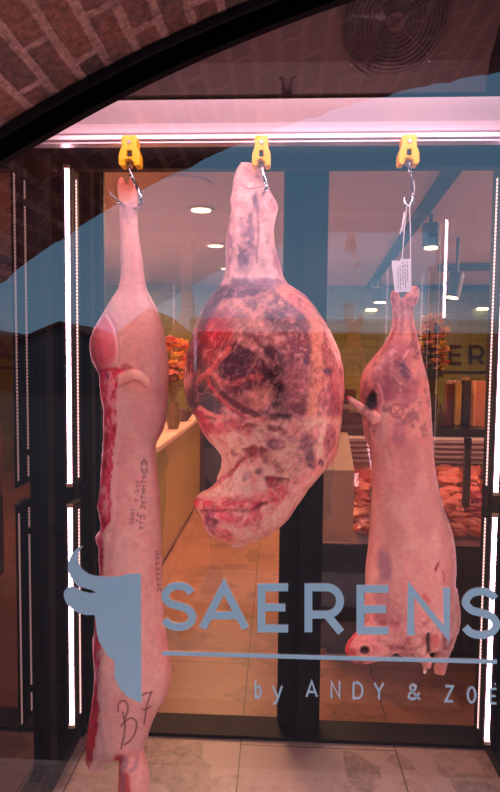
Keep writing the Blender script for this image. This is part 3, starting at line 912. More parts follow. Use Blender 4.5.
    p.blob(256, 400, 17, 11, (228, 152, 134), .88, -15, .4, 6, mott=.3)
    p.blob(236, 396, 18, 9, (122, 44, 62), .75, 30, .4, 5, mott=.3)
    p.blob(203, 400, 19, 22, (50, 18, 36), .97, 0, .35, 7)
    p.stroke([(207, 381), (218, 396), (233, 410), (250, 419), (268, 420)], 4, (214, 96, 100), .9, 2, relief=-4)
    p.stroke([(213, 382), (224, 395), (240, 407), (256, 414)], 6, (110, 34, 54), .85, 2.5)
    p.blob(280, 417, 13, 4.5, (70, 32, 52), .9, -4, .4, 3)
    # right fat band and streaked edge
    p.stroke([(284, 292), (304, 305), (317, 330), (317, 358), (317, 384), (311, 414)], 12, (228, 156, 136), .92, 4, relief=3)
    p.mottle((178, 92, 104), 12, .46, .62, .85, 77, (322, 345, 318, 428, 3), 2.2)
    p.blob(336, 365, 8, 40, (200, 112, 120), .6, 0, .6, 4)
    p.blob(329, 407, 10, 14, (166, 84, 106), .7, 0, .5, 5, mott=.7)
    p.blob(328, 371, 5, 3, (104, 84, 112), .9, 10, .4, 1.5)
    p.blob(306, 362, 2, 5, (104, 84, 112), .6)
    p.blob(300, 304, 16, 6, (208, 120, 116), .6, 38)
    # flank
    fl = sm(416, 428, y + (p.n1 - .5) * 14 + (x - 260) * .05)
    p.mix(fl * .97, (240, 186, 168)); p.mottle((150, 70, 92), 18, .60, .70, .6, 58, (215, 330, 425, 500, 6)); p.mottle((196, 150, 150), 20, .55, .66, .5, 59, (205, 320, 430, 520, 6))
    p.mottle((214, 130, 130), 15, .48, .64, .6, 55, (180, 345, 420, 550, 6))
    p.mottle((246, 196, 178), 10, .54, .68, .6, 56, (190, 330, 420, 530, 6))
    p.stroke([(200, 414), (214, 428), (236, 424), (246, 430)], 12, (196, 74, 88), .8, 4, mott=.4)
    p.blob(206, 427, 7, 9, (184, 60, 84), .7)
    p.stroke([(199, 408), (216, 416), (238, 418)], 4, (232, 150, 142), .8, 3)
    p.blob(251, 425.5, 6, 3, (140, 30, 44), .85, 0, .4, 3)
    p.stroke([(270, 427), (280, 431), (288, 436)], 7, (130, 40, 60), .85, 6, .8, mott=.5)
    p.blob(276, 444, 10, 5, (140, 74, 100), .8, 8, .4, 4, mott=.5)
    p.stroke([(247, 455), (256, 449), (264, 452), (271, 461), (279, 472)], 7.5, (128, 22, 38), .9, 7, .8, relief=-4, mott=.55)
    p.blob(252, 452, 6, 6, (150, 40, 50), .8, 0, .4, 3)
    p.blob(257, 472, 5, 4, (120, 80, 96), .8, -30, .4, 3, mott=.4); p.blob(246, 477, 6, 4, (150, 124, 130), .7, -30, .4, 3, mott=.3)
    p.blob(308, 443, 8, 9, (120, 66, 92), .92, 0, .5, 6, mott=.35); p.blob(311, 459, 6.5, 10, (104, 50, 80), .92, -15, .45, 5, mott=.2)
    p.blob(322, 463.5, 3, 4.2, (104, 44, 72), .9, 0, .35, 1); p.blob(330, 440, 7, 15, (150, 58, 90), .85, 8, .4, 3, mott=.4)
    p.stroke([(266, 481), (276, 480), (288, 482)], 4, (90, 24, 30), .9, 5, .8, relief=-4, mott=.4)
    p.blob(272, 483, 7, 6, (176, 40, 54), .75, 0, .5, 3)
    for i in range(5):
        p.stroke([(202 + i * 3, 494 - i * 3), (222 + i * 3, 482 - i * 4), (238 + i * 3, 464 - i * 3)], 2.2, (190, 90, 100), .7, 4, .8, relief=-3, mott=.3)
    # bottom lip, dark red rim
    p.stroke([(195, 500), (207, 505), (228, 504), (250, 502), (272, 497), (284, 490)], 13, (196, 60, 82), .9, 8, .7, relief=3, mott=.55)
    p.stroke([(196, 496), (206, 499), (222, 499)], 3, (238, 160, 160), .8, 2)
    p.stroke([(202, 512), (218, 512), (244, 511), (268, 503)], 4, (130, 30, 54), .75, 6, .8, relief=-6, mott=.4)
    p.stroke([(208, 520), (222, 517), (240, 521), (258, 514)], 11, (214, 96, 114), .85, 4, relief=4, mott=.3)
    p.blob(212, 522, 6, 11, (120, 62, 98), .85, -10, .4, 3, mott=.3)
    p.stroke([(216, 516), (228, 524), (240, 522), (246, 516)], 3, (240, 176, 176), .7, 2)
    p.blob(224, 536, 12, 6, (196, 60, 84), .75, 25, .5, 3, mott=.4)
    p.blob(196, 503, 3, 7, (216, 40, 66), .9)
    p.stroke([(246, 541), (270, 529), (292, 508), (306, 486), (322, 468)], 8, (238, 176, 162), .6, 2)
    p.d += (fbm(x, y, z, 30, 3, 170) - .5) * 9 + (p.n3 - .5) * 3.0
    # fine marbling, veins and streaks over everything
    v = np.abs(fbm(x, y, z, 19, 3, 310) - .5); p.mix((1 - sm(.006, .022, v)) * .3 * body * (1 - fl * .6), (228, 150, 138))
    v = np.abs(fbm(x * .7 + y * .5, y, z, 9, 3, 320) - .5); p.mix((1 - sm(.005, .03, v)) * .18 * body, (236, 170, 156))
    v = np.abs(fbm(x, y * .8, z, 24, 3, 330) - .5); p.mix((1 - sm(.004, .016, v)) * .22 * body, (88, 24, 40))
    n5 = fbm(x, y, z, 5, 4, 340, .65); n6 = fbm(x + .6 * y, y * .45, z, 4, 3, 350, .6)
    p.c *= (1 + (n5 - .5) * 1.1)[:, None]; p.mix(sm(.60, .72, n6) * .3 * body, (120, 40, 52)); p.mix((1 - sm(.30, .40, n6)) * .25 * body, (240, 176, 160))
    g = p.c ** 1.22 * 1.32; p.c = p.c * (1 - body[:, None]) + g * body[:, None]
    p.d += (n5 - .5) * 4 * body
    # lower flank hollow
    p.blob(240, 470, 22, 16, None, relief=-10, w=0); p.blob(290, 380, 46, 50, None, relief=8, w=0)
    return p


bl = MB()
beef = carcass('beef_hindquarter', [bm_], beef_paint, flesh_mat('beef_flesh', .33, .4, 110))
tag(beef, 'big round beef hindquarter, dark red with pale fat, hanging in the middle', 'meat carcass')

# --- lamb
lamb_rows = [(302, 395, 413, .8), (308, 392, 414.5), (315, 393, 413.5), (325, 392, 414.5), (335, 389.5, 416.5), (345, 383.5, 419), (355, 375.5, 421), (365, 367.5, 423.5), (375, 362.5, 426), (385, 360, 428), (395, 360, 429), (405, 361, 429.6), (415, 361.3, 430), (430, 363, 431), (440, 365.5, 431.5), (448, 370, 432), (456, 372, 433), (470, 371.7, 435), (490, 371.7, 438.5), (510, 371, 444), (520, 370.7, 447.5), (530, 370, 450.7), (540, 369.2, 453), (550, 368, 454.3), (560, 367, 454.5), (575, 365.6, 454), (600, 365.8, 453), (615, 365, 452), (628, 366, 449), (636, 372, 445), (644, 382, 436), (650, 396, 428), (653, 404, 420)]
lm = MB(); loft(lm, lamb_rows, .82, .12, n=56, ex=2.3)
lm2 = MB()
limb(lm2, [(402, 309, 1.75, 9), (396, 300, 1.75, 5.4), (394.5, 292, 1.74, 3.8)])
limb(lm2, [(404, 309, 1.75, 9), (411, 299, 1.75, 7.2), (415, 289, 1.75, 4.8)])
limb(lm2, [(374, 419, 1.68, 6.5), (365, 411, 1.665, 4.8), (357, 405, 1.66, 3.7), (350.5, 400, 1.66, 2.8), (347.5, 397.5, 1.66, 2.0)])
limb(lm2, [(398, 620, 1.72, 26), (384, 634, 1.71, 21), (370, 644, 1.70, 17.5), (358, 650, 1.70, 13.5), (353, 653, 1.70, 10)])
limb(lm2, [(414, 632, 1.69, 14), (418, 645, 1.68, 8), (423, 656, 1.68, 6.5), (428, 664, 1.68, 5.8)])
limb(lm2, [(446, 590, 1.74, 11), (450, 612, 1.73, 10), (448, 632, 1.72, 9), (443, 650, 1.71, 7), (440, 662, 1.71, 6.6), (440.5, 671, 1.71, 6.4)])
limb(lm2, [(424.5, 669, 1.68, 2.0), (424.4, 673, 1.68, 1.6)])


def lamb_paint(x, y, z, no):
    p = Paint(x, y, z, (238, 172, 162))
    p.mottle((230, 152, 148), 22, .46, .66, .6, 12)
    p.mottle((246, 192, 180), 14, .54, .7, .5, 13)
    # hock and upper leg
    p.mix((1 - sm(312, 345, y)) * .7, (214, 136, 132)); p.mottle((160, 60, 66), 6, .54, .68, .7, 141, (388, 420, 285, 330, 4)); p.mottle((236, 190, 180), 5, .56, .7, .7, 142, (388, 422, 283, 330, 4))
    p.stroke([(401, 302), (402, 318), (400, 334)], 4, (170, 70, 78), .6, 2, mott=.4)
    p.stroke([(395, 312), (396, 325), (391, 338)], 3, (176, 84, 92), .6, 2)
    p.stroke([(408, 300), (409, 318), (413, 340)], 3, (206, 120, 124), .6, 2)
    p.blob(396, 290, 4, 6, (206, 120, 120), .5); p.blob(413, 287, 4, 5, (236, 170, 160), .6)
    p.blob(395, 352, 14, 16, (188, 122, 130), .7, 0, .6, 6)
    p.blob(384, 378, 13, 15, (182, 118, 130), .75, 10, .4, 4)
    p.stroke([(376, 366), (384, 360), (394, 364), (398, 376), (393, 388)], 2.4, (230, 168, 168), .6, 2)
    p.blob(405, 358, 11, 12, (186, 112, 122), .6, 0, .5, 4)
    p.stroke([(404, 386), (396, 380), (400, 366), (408, 352)], 3, (238, 180, 176), .7, 2, relief=3)
    p.blob(405, 371, 3.4, 9, (62, 78, 104), .9, -18, .4, 3.5)
    p.mottle((150, 92, 104), 13, .50, .66, .65, 140, (355, 430, 330, 440, 10)); p.mottle((120, 60, 74), 7, .60, .72, .5, 150, (360, 428, 300, 430, 8)); p.mottle((240, 190, 182), 8, .58, .72, .5, 160)
    p.blob(411, 392, 7, 17, (172, 96, 116), .75, 24, .45, 4, mott=.3)
    p.blob(390, 396, 8, 6, (170, 92, 110), .6, -10, .5, 4)
    p.blob(400, 400, 10, 8, (196, 126, 134), .5)
    p.blob(372, 401, 5.2, 10.5, (58, 32, 38), .96, 8, .3, 1.5, relief=-14)  # dark of the hole painted in over a shallow dent
    p.blob(367, 406, 3.6, 5, (82, 70, 60), .7)
    p.stroke([(378, 385), (382, 398), (379, 412)], 4, (226, 160, 160), .7, 2, relief=3)
    th = np.linspace(0, 2 * PI, 12)
    p.stroke([(397.7 + 6.2 * math.cos(t), 411 + 7 * math.sin(t)) for t in th], 1.3, (176, 84, 70), .65, 1.2)
    p.stroke([(394, 409), (397, 412), (401, 409)], 1.2, (176, 84, 70), .7, .4); p.stroke([(395, 414), (400, 414)], 1.2, (176, 84, 70), .7, .4)
    p.blob(399, 432, 6, 14, (184, 118, 132), .55, 6, .5, 4)
    p.mix((1 - sm(346, 352, x)) * sm(390, 394, y) * (1 - sm(404, 408, y)), (196, 60, 70))
    # belly and ribs
    p.blob(410, 470, 11, 30, (196, 128, 128), .55, 4, .6, 4)  # broad brown-grey shading painted into the skin colour
    p.blob(384, 480, 10, 30, (214, 140, 138), .5)
    p.stroke([(379, 430), (386, 455), (392, 480)], 4, (240, 184, 174), .5, 3)
    p.blob(390, 525, 17, 32, (196, 132, 124), .55, -6, .6, 6)  # second patch of painted shading, lower down
    p.stroke([(392, 505), (408, 528), (424, 552)], 9, (238, 176, 162), .5, 3)
    p.blob(424, 515, 12, 26, (212, 142, 132), .5)
    p.blob(384, 566, 7, 17, (152, 104, 126), .75, -4, .4, 3)
    p.blob(381, 596, 9, 14, (166, 112, 124), .5)
    p.stroke([(435.5, 570), (438.5, 563.5)], 2.6, (170, 36, 50), .95, .3, relief=-4)
    p.stroke([(440, 575), (447, 560), (449, 545)], 5, (246, 190, 180), .5, 2)
    p.blob(445, 580, 8, 30, (238, 160, 154), .6)
    p.stroke([(443, 572), (445, 582)], 3, (196, 60, 66), .5, 2)
    # neck end and chest cut
    p.blob(382, 621, 6, 12, (150, 66, 84), .85, -18, .4, 3, mott=.3)
    p.blob(400, 615, 20, 26, (222, 150, 146), .6, 0, .5, 5, mott=.6)
    p.blob(396, 622, 11, 18, (196, 124, 124), .6, 0, .5, 5, mott=.7)
    p.stroke([(424, 596), (428, 600)], 5, (206, 70, 70), .6, 1)
    p.stroke([(378, 636), (396, 647), (412, 648), (428, 640)], 4, (160, 60, 72), .6, 6, .8, mott=.5); p.mottle((176, 80, 90), 8, .54, .68, .7, 143, (352, 450, 612, 655, 8)); p.mottle((244, 190, 180), 6, .56, .7, .6, 144, (352, 450, 600, 660, 8))
    p.blob(363, 650, 20, 14, (232, 140, 136), .7, -25, .4, 4)
    p.stroke([(357, 632), (348, 645), (347, 656), (356, 664), (372, 665), (386, 658)], 5, (206, 48, 62), .85, 3, relief=2)
    p.blob(364.5, 650, 5.2, 4.0, (74, 26, 36), .96, 15, .3, 1, relief=-12)  # neck hole, its darkness put into the colour
    p.stroke([(358.5, 650), (362, 644.5), (369, 645.5), (371, 651), (366, 655.5), (360, 654), (358.5, 650)], 2.6, (238, 160, 150), .85, .8, relief=4)
    p.blob(352, 653, 4, 5, (186, 40, 54), .7, 0, .5, 3)
    p.stroke([(360, 662), (368, 667), (380, 662)], 4, (150, 24, 36), .8, 2)
    g = p.c ** 1.25 * 1.12; up_ = (1 - sm(430, 520, y))[:, None]; p.c = p.c * (1 - .8 * up_) + g * .8 * up_
    # fore legs
    p.stroke([(444, 632), (446, 648), (452, 640)], 5, (176, 96, 110), .7, 2)
    p.blob(434, 640, 4.5, 7, (216, 84, 80), .85, 0, .4, 3, mott=.3)
    p.blob(426, 663, 6, 5, (236, 140, 120), .7); p.blob(441, 670, 7, 8, (236, 140, 124), .7)
    p.mix(sm(669.5, 671, y) * (1 - sm(427, 429, x)) * .95, (236, 220, 200))
    p.stroke([(452, 606), (455, 622), (448, 645)], 3, (246, 196, 190), .6, 2)
    p.d += (fbm(x, y, z, 26, 3, 270) - .5) * 6 + (p.n3 - .5) * 1.5 + sm(608, 630, y) * (fbm(x, y, z, 8, 3, 280) - .5) * 14
    p.stroke([(428, 634), (428, 652)], 4, (60, 20, 28), .7, 1, relief=-9)  # dark gap between the legs, painted as shade
    return p


lamb = carcass('lamb_carcass', [lm, lm2], lamb_paint, flesh_mat('lamb_skin', .38, .18, 80))
tag(lamb, 'pale pink lamb carcass hanging head down at the right below the paper tag', 'meat carcass')

# strings and tag at the right hook
t = thing('price_tag', 'white printed paper tag on string above the hanging lamb', 'tag', P(402, 292, 1.745))
Yt = 1.69
q = [(391.6, 260.5), (400, 261), (400.5, 258.6), (410.8, 259), (411.2, 291.5), (394.8, 292.5)]
b = MB(); pts = [P(a, c, Yt) for a, c in q]; n = len(pts)
b.add([p for p in pts] + [p + np.array([0, .0012, 0]) for p in pts], [tuple(range(n)), tuple(range(2 * n - 1, n - 1, -1))] + [(i, (i + 1) % n, n + (i + 1) % n, n + i) for i in range(n)])
b.build('paper', M['paper'], t)
b = MB()
for xx, y0, y1 in ((398, 268, 289), (400.3, 266, 290), (403, 262, 286), (405.2, 264, 289), (407.5, 262, 281)):
    yy = y0
    while yy < y1:
        L = random.uniform(1.2, 4.0); A, B = P(xx + (yy - 275) * .03 - .35, yy, Yt - .0012), P(xx + (yy - 275) * .03 + .35, min(y1, yy + L), Yt - .0012)
        b.add([(A[0], A[1], A[2]), (B[0], A[1], A[2]), (B[0], A[1], B[2]), (A[0], A[1], B[2])], [(0, 1, 2, 3)]); yy += L + random.uniform(.8, 1.6)
b.build('printed_lines', M['printink'], t)
b = MB(); b.tube(cr([P(406.8, 206, 1.742), P(405, 222, 1.73), P(403.5, 240, 1.70), P(402.2, 260, 1.688)], 5), .0014, 6)
b.tube(cr([P(404.5, 212, 1.735), P(403.6, 222, 1.725), P(401, 230, 1.72), P(400, 234, 1.72)], 4), .0022, 6)
b.tube(cr([P(404, 214, 1.735), P(402.5, 224, 1.72), P(402.8, 232, 1.72)], 4), .0018, 6)
b.build('string', M['string'], t)
o = MB().tube(cr([P(409.5, 205.5, 1.742), P(410.4, 230, 1.74), P(410.6, 262, 1.74), P(411, 292, 1.74)], 5), .0016, 6).build('hanging_string', M['string'])
tag(o, 'straight white string from the right hook down to the lamb', 'string')

# ------------------------------------------------------------------ led bars
def led(s, ztop, zbot, label, yf=1.93, X=None, mt='led'):
    X = X or (.739 if s > 0 else -.7086)
    t = thing('led_light_bar', label, 'light', (X, yf, zbot))
    b = MB().box(X - .013, X + .013, yf, yf + .075, zbot, ztop, .002)
    f0, f1 = sorted((X + s * .0105, X + s * .013)); b.build('housing', M['frame'], t)
    MB().box(f0, f1, yf - .050, yf, zbot, ztop).build('mirror_blocker', M['matt'], t)  # shield added to keep the tube out of the mirror wall
    b = MB().tube([(X, yf - .004, zbot + .012), (X, yf - .004, ztop - .012)], .0070, 12); b.build('light_tube', M[mt], t)
    for zz in (zbot - .001, ztop - .011):
        MB().box(X - .0095, X + .0095, yf - .013, yf, zz, zz + .012).build('end_cap', M['beige'], t)
    for zz in (zbot + .10, ztop - .12):
        g0, g1 = sorted((X + s * .0125, s * (.80 if s < 0 else .87) - s * .0005)); MB().box(g0, g1, yf + .03, yf + .05, zz, zz + .02).build('mounting_bracket', M['frame'], t)
    for (xa, ya) in ((X - s * .0136, yf + .045), (X + s * .0136, yf - .03), (X + s * .0136, yf + .05)):
        b = MB().box(xa - .0012, xa + .0012, ya - .005, ya + .005, zbot + .02, ztop - .03); b.build('led_strip', M['leddot'], t)
    return t


LEDR = None
za, zb_, zc, zd = P(62, 166, 1.93)[2], P(67, 486, 1.93)[2], P(67, 504, 1.93)[2], P(70, 726, 1.93)[2]
led(-1, za, zb_, 'upper of the two glowing pink LED bars left of the pork')
led(-1, zc, zd, 'lower of the two glowing pink LED bars at left, behind the horn emblem')
LEDR = led(1, za, zb_, 'upper of the two glowing pink LED bars at the right edge')
_rb = led_rear = MB().tube([(.739, 2.012, 1.70), (.739, 2.012, za - .02)], .0065, 10)  # rear tube added so the door glass mirrors a strip
_rb.build('light_tube', M['led'], LEDR, True)
led(1, zc, zd, 'lower of the two glowing pink LED bars at the right edge')

led(-1, 2.02, .10, 'unseen full-height LED bar added in the left front corner to light the meat', 1.38, -.77, 'ledfill')  # unseen bars added to light the carcasses from the front
led(1, 2.02, .10, 'unseen full-height LED bar added in the right front corner to light the meat', 1.38, .835, 'ledfill')

# ------------------------------------------------------------------ fan on the sloped panel
nrm = np.array([0, -(z_topp - z_fold), -(1.93 - 1.70)]); nrm /= np.linalg.norm(nrm)
c0 = P(395, 20, 1.8)
# intersect with the panel plane
pp = np.array([0, 1.93, z_fold]); d = c0 - CAM; tt = ((pp - CAM) @ nrm) / (d @ nrm); fc = CAM + d * tt
e1 = np.array([1.0, 0, 0]); e2 = np.cross(nrm, e1); e2 = e2 if e2[2] > 0 else -e2
RF = 50 * (fc[1] / F) * 1.0
t = thing('extractor_fan', 'round dark wire fan grille on the sloped brown panel at top right', 'fan', fc)
def fp(u, v, h=0): return fc + e1 * u + e2 * v + nrm * h
b = MB()
for k in range(1, 13):
    r = RF * k / 12
    b.tube([fp(r * math.cos(a), r * math.sin(a), .014 + .006 * math.cos(PI / 2 * k / 12)) for a in np.linspace(0, 2 * PI, 49)], .0016 if k < 12 else .003, 6, cap=False)
b.build('grille', M['grille'], t, True)
b = MB()
for a in (38, 142, 218, 322):
    a = math.radians(a); b.tube([fp(0, 0, .021), fp(RF * math.cos(a), RF * math.sin(a), .013)], .0022, 6)
b.build('spoke', M['grille'], t, True)
b = MB(); vs = [fp(RF * .98 * math.cos(a), RF * .98 * math.sin(a), .0015) for a in np.linspace(0, 2 * PI, 48, endpoint=False)]; b.add(vs, [tuple(range(48))]); b.build('dark_disc', M['ink'], t)  # flat black disc stands in for the shade behind the grille
b = MB()
for k in range(5):
    a0 = 2 * PI * k / 5
    q = [fp(r * math.cos(a0 + s_), r * math.sin(a0 + s_), .004 + hh) for (r, s_, hh) in ((.03, 0, 0), (RF * .9, -.15, 0), (RF * .92, .5, .006), (.03, .6, .006))]
    b.add(q, [(0, 1, 2, 3)])
b.build('blades', M['dark'], t)
b = MB(); b.tube([fp(0, 0, .002), fp(0, 0, .018)], .03, 20); b.build('hub', M['panel'], t)
for a in (225, 318):
    a = math.radians(a); b = MB(); b.tube([fp(1.06 * RF * math.cos(a), 1.06 * RF * math.sin(a), 0), fp(1.06 * RF * math.cos(a), 1.06 * RF * math.sin(a), .012)], .005, 10); b.build('screw', M['steel'], t)
# small two-armed bracket on the lip
c = P(287, 86, 1.954)
b = MB(); 
for s in (-1, 1):
    b.tube(cr([c + np.array([s * .010, 0, -.014]), c + np.array([s * .012, -.012, .004]), c + np.array([s * .016, -.014, .018]), c + np.array([s * .028, -.012, .022])], 4), .0035, 8)
b.box(c[0] - .016, c[0] + .016, c[1] - .008, c[1] + .012, c[2] - .024, c[2] - .012)
tag(b.build('bracket', M['grille'], None, True), 'small two-armed metal bracket on the panel above the beef', 'bracket')

# ------------------------------------------------------------------ lettering on the pane
def stroke_poly(mb, pts, w, Y, closed=False, dy=0):
    pts = [np.array(p, float) for p in pts]; n = len(pts); L = []; R_ = []
    for i in range(n):
        a = pts[(i - 1) % n] if (closed or i > 0) else None; c = pts[(i + 1) % n] if (closed or i < n - 1) else None
        t1 = (pts[i] - a) if a is not None else (c - pts[i]); t2 = (c - pts[i]) if c is not None else t1
        t1 = t1 / (np.linalg.norm(t1) + 1e-9); t2 = t2 / (np.linalg.norm(t2) + 1e-9)
        n1 = np.array([-t1[1], t1[0]]); n2 = np.array([-t2[1], t2[0]]); m = n1 + n2; m = m / (np.linalg.norm(m) + 1e-9)
        k = min(1 / max(.35, m @ n1), 2.2) * w / 2
        L.append(pts[i] + m * k); R_.append(pts[i] - m * k)
    m = n if closed else n - 1
    fr = [P(p[0], p[1], Y) for p in L] + [P(p[0], p[1], Y) for p in R_]
    dy = np.array([0, .0004, 0]); k = 2 * n
    fs = []
    for i in range(m):
        j = (i + 1) % n
        fs += [(i, j, n + j, n + i), (k + i, k + n + i, k + n + j, k + j), (i, k + i, k + j, j), (n + i, n + j, k + n + j, k + n + i)]
    if not closed: fs += [(0, n, k + n, k), (n - 1, k + n - 1, k + 2 * n - 1, 2 * n - 1)]
    mb.add(fr + [p + dy for p in fr], fs)


def arc(cx, cy, rx, ry, a0, a1, n=14):
    return [(cx + rx * math.cos(math.radians(a0 + (a1 - a0) * i / n)), cy + ry * math.sin(math.radians(a0 + (a1 - a0) * i / n))) for i in range(n + 1)]


S_PTS = [(.94, .17), (.8, .06), (.52, .0), (.2, .06), (.04, .25), (.2, .42), (.5, .49), (.82, .57), (.98, .76), (.82, .94), (.5, 1.0), (.2, .95), (.02, .82)]
GL = {
    'S': [cr(S_PTS, 5)],
    'A': [[(0, 1.02), (.5, -.03), (1, 1.02)], [(.17, .70), (.83, .70)]],
    'E': [[(1, 0), (0, 0), (0, 1), (1, 1)], [(0, .49), (.9, .49)]],
    'R': [[(0, 1.05), (0, -.09)], [(0, 0), (.5, 0)] + arc(.55, .32, .42, .32, -90, 90) + [(0, .64)], [(.56, .64), (1.0, 1.05)]],
    'N': [[(0, 1.05), (0, -.02), (1, 1.02), (1, -.05)]],
    'D': [[(0, 0), (.4, 0)] + arc(.4, .5, .6, .5, -90, 90) + [(0, 1), (0, -.0)]],
    'Y': [[(0, -.02), (.5, .52), (1, -.02)], [(.5, .5), (.5, 1.04)]],
    'Z': [[(0, 0), (1, 0), (0, 1), (1, 1)]],
    'O': [arc(.5, .5, .5, .5, -90, 270, 28)],
    'Ë': [[(1, 0), (0, 0), (0, 1), (1, 1)], [(0, .49), (.85, .49)], [(.1, -.34), (.3, -.34)], [(.7, -.34), (.9, -.34)]],
    'b': [[(0, -.02), (0, 1.04)], [(0, .55), (.15, .38), (.5, .30), (.86, .40), (1, .65), (.86, .90), (.5, 1.0), (.15, .92), (0, .76)]],
    'y': [[(0, .28), (.52, .98)], [(1, .28), (.45, 1.12), (.25, 1.30), (.02, 1.32)]],
    '&': [[(1, 1.02), (.22, .34), (.2, .14), (.42, 0), (.66, .12), (.6, .32), (.12, .66), (.06, .86), (.32, 1.0), (.66, .92), (.96, .56)]],
}
YD = YG - 0.003


def letter(parent, ch, x0, x1, y0, y1, w, Y=YD, m=None, sl=0.0):
    """box in photo pixels"""
    b = MB(); h = w / 2
    for ks, st in enumerate(GL[ch]):
        pts = [(x0 + h + u * (x1 - x0 - w), y0 + h + v * (y1 - y0 - w) + sl * (x0 + u * (x1 - x0))) for u, v in st]
        cl = ch == 'O'
        stroke_poly(b, pts[:-1] if cl else pts, w, Y - .0006 * ks, cl)
    return b.build('letter', m or M['vinyl'], parent)


t = thing('window_lettering', 'large grey-blue capital letters of the name across the lower window pane', 'lettering', P(160, 634, YD))
for ch, x0, x1, y0, y1 in (('S', 160, 197, 582, 631), ('A', 198.5, 249.5, 583.5, 631.5), ('E', 257.5, 292, 583.5, 632.5), ('R', 304.5, 345, 583.5, 634), ('E', 356.5, 392.5, 585, 634.5), ('N', 407, 450.5, 586, 637), ('S', 460.5, 501, 587.5, 639)):
    letter(t, ch, x0, x1, y0, y1, 7.8)
b = MB(); stroke_poly(b, [(162, 653.2), (330, 657.8), (497, 661.8)], 4.2, YD)
tag(b.build('underline_strip', M['vinyl']), 'thin grey-blue line on the window below the large name', 'window strip')
t = thing('tagline_lettering', 'small widely spaced grey-blue letters on the window under the thin line', 'lettering', P(254, 699, YD))
for ch, x0, x1, y0, y1 in (('b', 254.5, 262, 680.5, 699), ('y', 272, 283, 680.5, 699.5), ('A', 305.5, 318, 681, 697.5), ('N', 330.5, 340.5, 681.3, 698.5), ('D', 352.5, 363.5, 682, 699.5), ('Y', 373.5, 384.5, 682.5, 700), ('&', 407, 421, 683.5, 700.5), ('Z', 444.5, 454, 685.5, 702.5), ('O', 467, 476.5, 686.5, 703.5), ('Ë', 489.5, 497.5, 688, 704.5)):
    letter(t, ch, x0, x1, y0, y1, 2.0)
# bull's head emblem
em = [(83.3, 545.6), (80.2, 549.5), (78.2, 554), (78, 558.5), (78.8, 563), (80.8, 567.5), (84, 571), (88, 573.8), (94, 575.6), (102, 576.4), (112, 576.6), (120, 576.2), (124, 575.4), (127.5, 573.8), (140.8, 573.2), (141.2, 640), (141.6, 703.4),
      (135, 700.5), (127, 696.5), (120.5, 689.5), (116, 681), (114, 675), (114.6, 667), (114, 661), (107.5, 655.5), (103, 648), (98.5, 640.5), (96.4, 630), (95.8, 620), (94.5, 615), (86, 615), (78, 613), (71, 608), (66.4, 603.5), (63.8, 597), (64, 591.5), (67, 587.6), (72, 586.3), (77, 588), (82, 591), (90, 593), (96.2, 592.8), (92, 590.2), (85, 588.2), (78.5, 586.6), (75.5, 583.6), (70.5, 577), (67.8, 571), (68, 563), (71.5, 554.5), (77, 548.5)]
b = MB(); pts = [P(a, c, YD) for a, c in em]
tri = tessellate_polygon([[Vector((a, c, 0)) for a, c in em]])
b.add(pts, [tuple(q) for q in tri])
tag(b.build('bull_head_emblem', M['vinyl']), 'grey-blue half bull head emblem with a horn stuck on the window at left', 'emblem')

# ------------------------------------------------------------------ the shop behind the doors
def downlight(px, py, label, lamp=True):
    w = Pz(px, py, ZC); t = thing('ceiling_downlight', label, 'light', (w[0], w[1], ZC - .02))
    b = MB().lathe([(.062, 0), (.095, 0), (.095, -.008), (.085, -.014), (.062, -.006)], (w[0], w[1], ZC - .001), 28); b.build('trim_ring', M['ceil'], t, True)
    b = MB().lathe([(0, 0), (.064, 0), (.064, -.004), (0, -.004)], (w[0], w[1], ZC - .006), 24); b.build('diffuser', M['lamp'], t)
    return w
spots = [downlight(201, 209, 'nearest of the three round warm downlights in the pale ceiling'),
         downlight(215.5, 245, 'middle of the three round warm downlights in the pale ceiling'),
         downlight(227.5, 268, 'furthest of the three round warm downlights, beside the beef shank')]
w = Pz(185, 183, ZC)
t = thing('ceiling_speaker', 'large flat round grey ceiling speaker above the nearest downlight', 'speaker', (w[0], w[1], ZC - .02))
b = MB().lathe([(0, 0), (.135, 0), (.135, -.006), (.125, -.012), (0, -.014)], (w[0], w[1], ZC - .001), 32); b.build('grille', M['grey'] if False else M['panel'], t, True)
b = MB().lathe([(.135, 0), (.15, 0), (.15, -.01), (.135, -.014)], (w[0], w[1], ZC - .001), 32); b.build('rim', M['ceil'], t, True)

# track with spotlights
A, B = Pz(457, 163, ZC - .03), Pz(369, 288, ZC - .03)
t = thing('lighting_track', 'long black lighting track running diagonally across the ceiling at right', 'track', A)
def bar(mb, a, b_, w, h):
    a, b_ = np.array(a, float), np.array(b_, float); d = b_ - a; d /= np.linalg.norm(d)
    u = np.cross(d, [0, 0, 1.0]); u /= np.linalg.norm(u); v = np.cross(u, d)
    c = []
    for p in (a, b_):
        for (i, j) in ((-1, -1), (1, -1), (1, 1), (-1, 1)): c.append(p + u * w * i + v * h * j)
    return mb.add(c, [(3, 2, 1, 0), (4, 5, 6, 7), (0, 1, 5, 4), (1, 2, 6, 5), (2, 3, 7, 6), (3, 0, 4, 7)])
bar(MB(), A, B, .032, .028).build('rail', M['ink'], t)
b = MB(); bar(b, Pz(368, 288, ZC - .04), Pz(492, 288, ZC - .04), .03, .03); b.build('cross_rail', M['ink'], t)
b = MB(); bar(b, Pz(438, 268, ZC - .04), Pz(495, 267, ZC - .04), .03, .03); b.build('cross_rail', M['ink'], t)
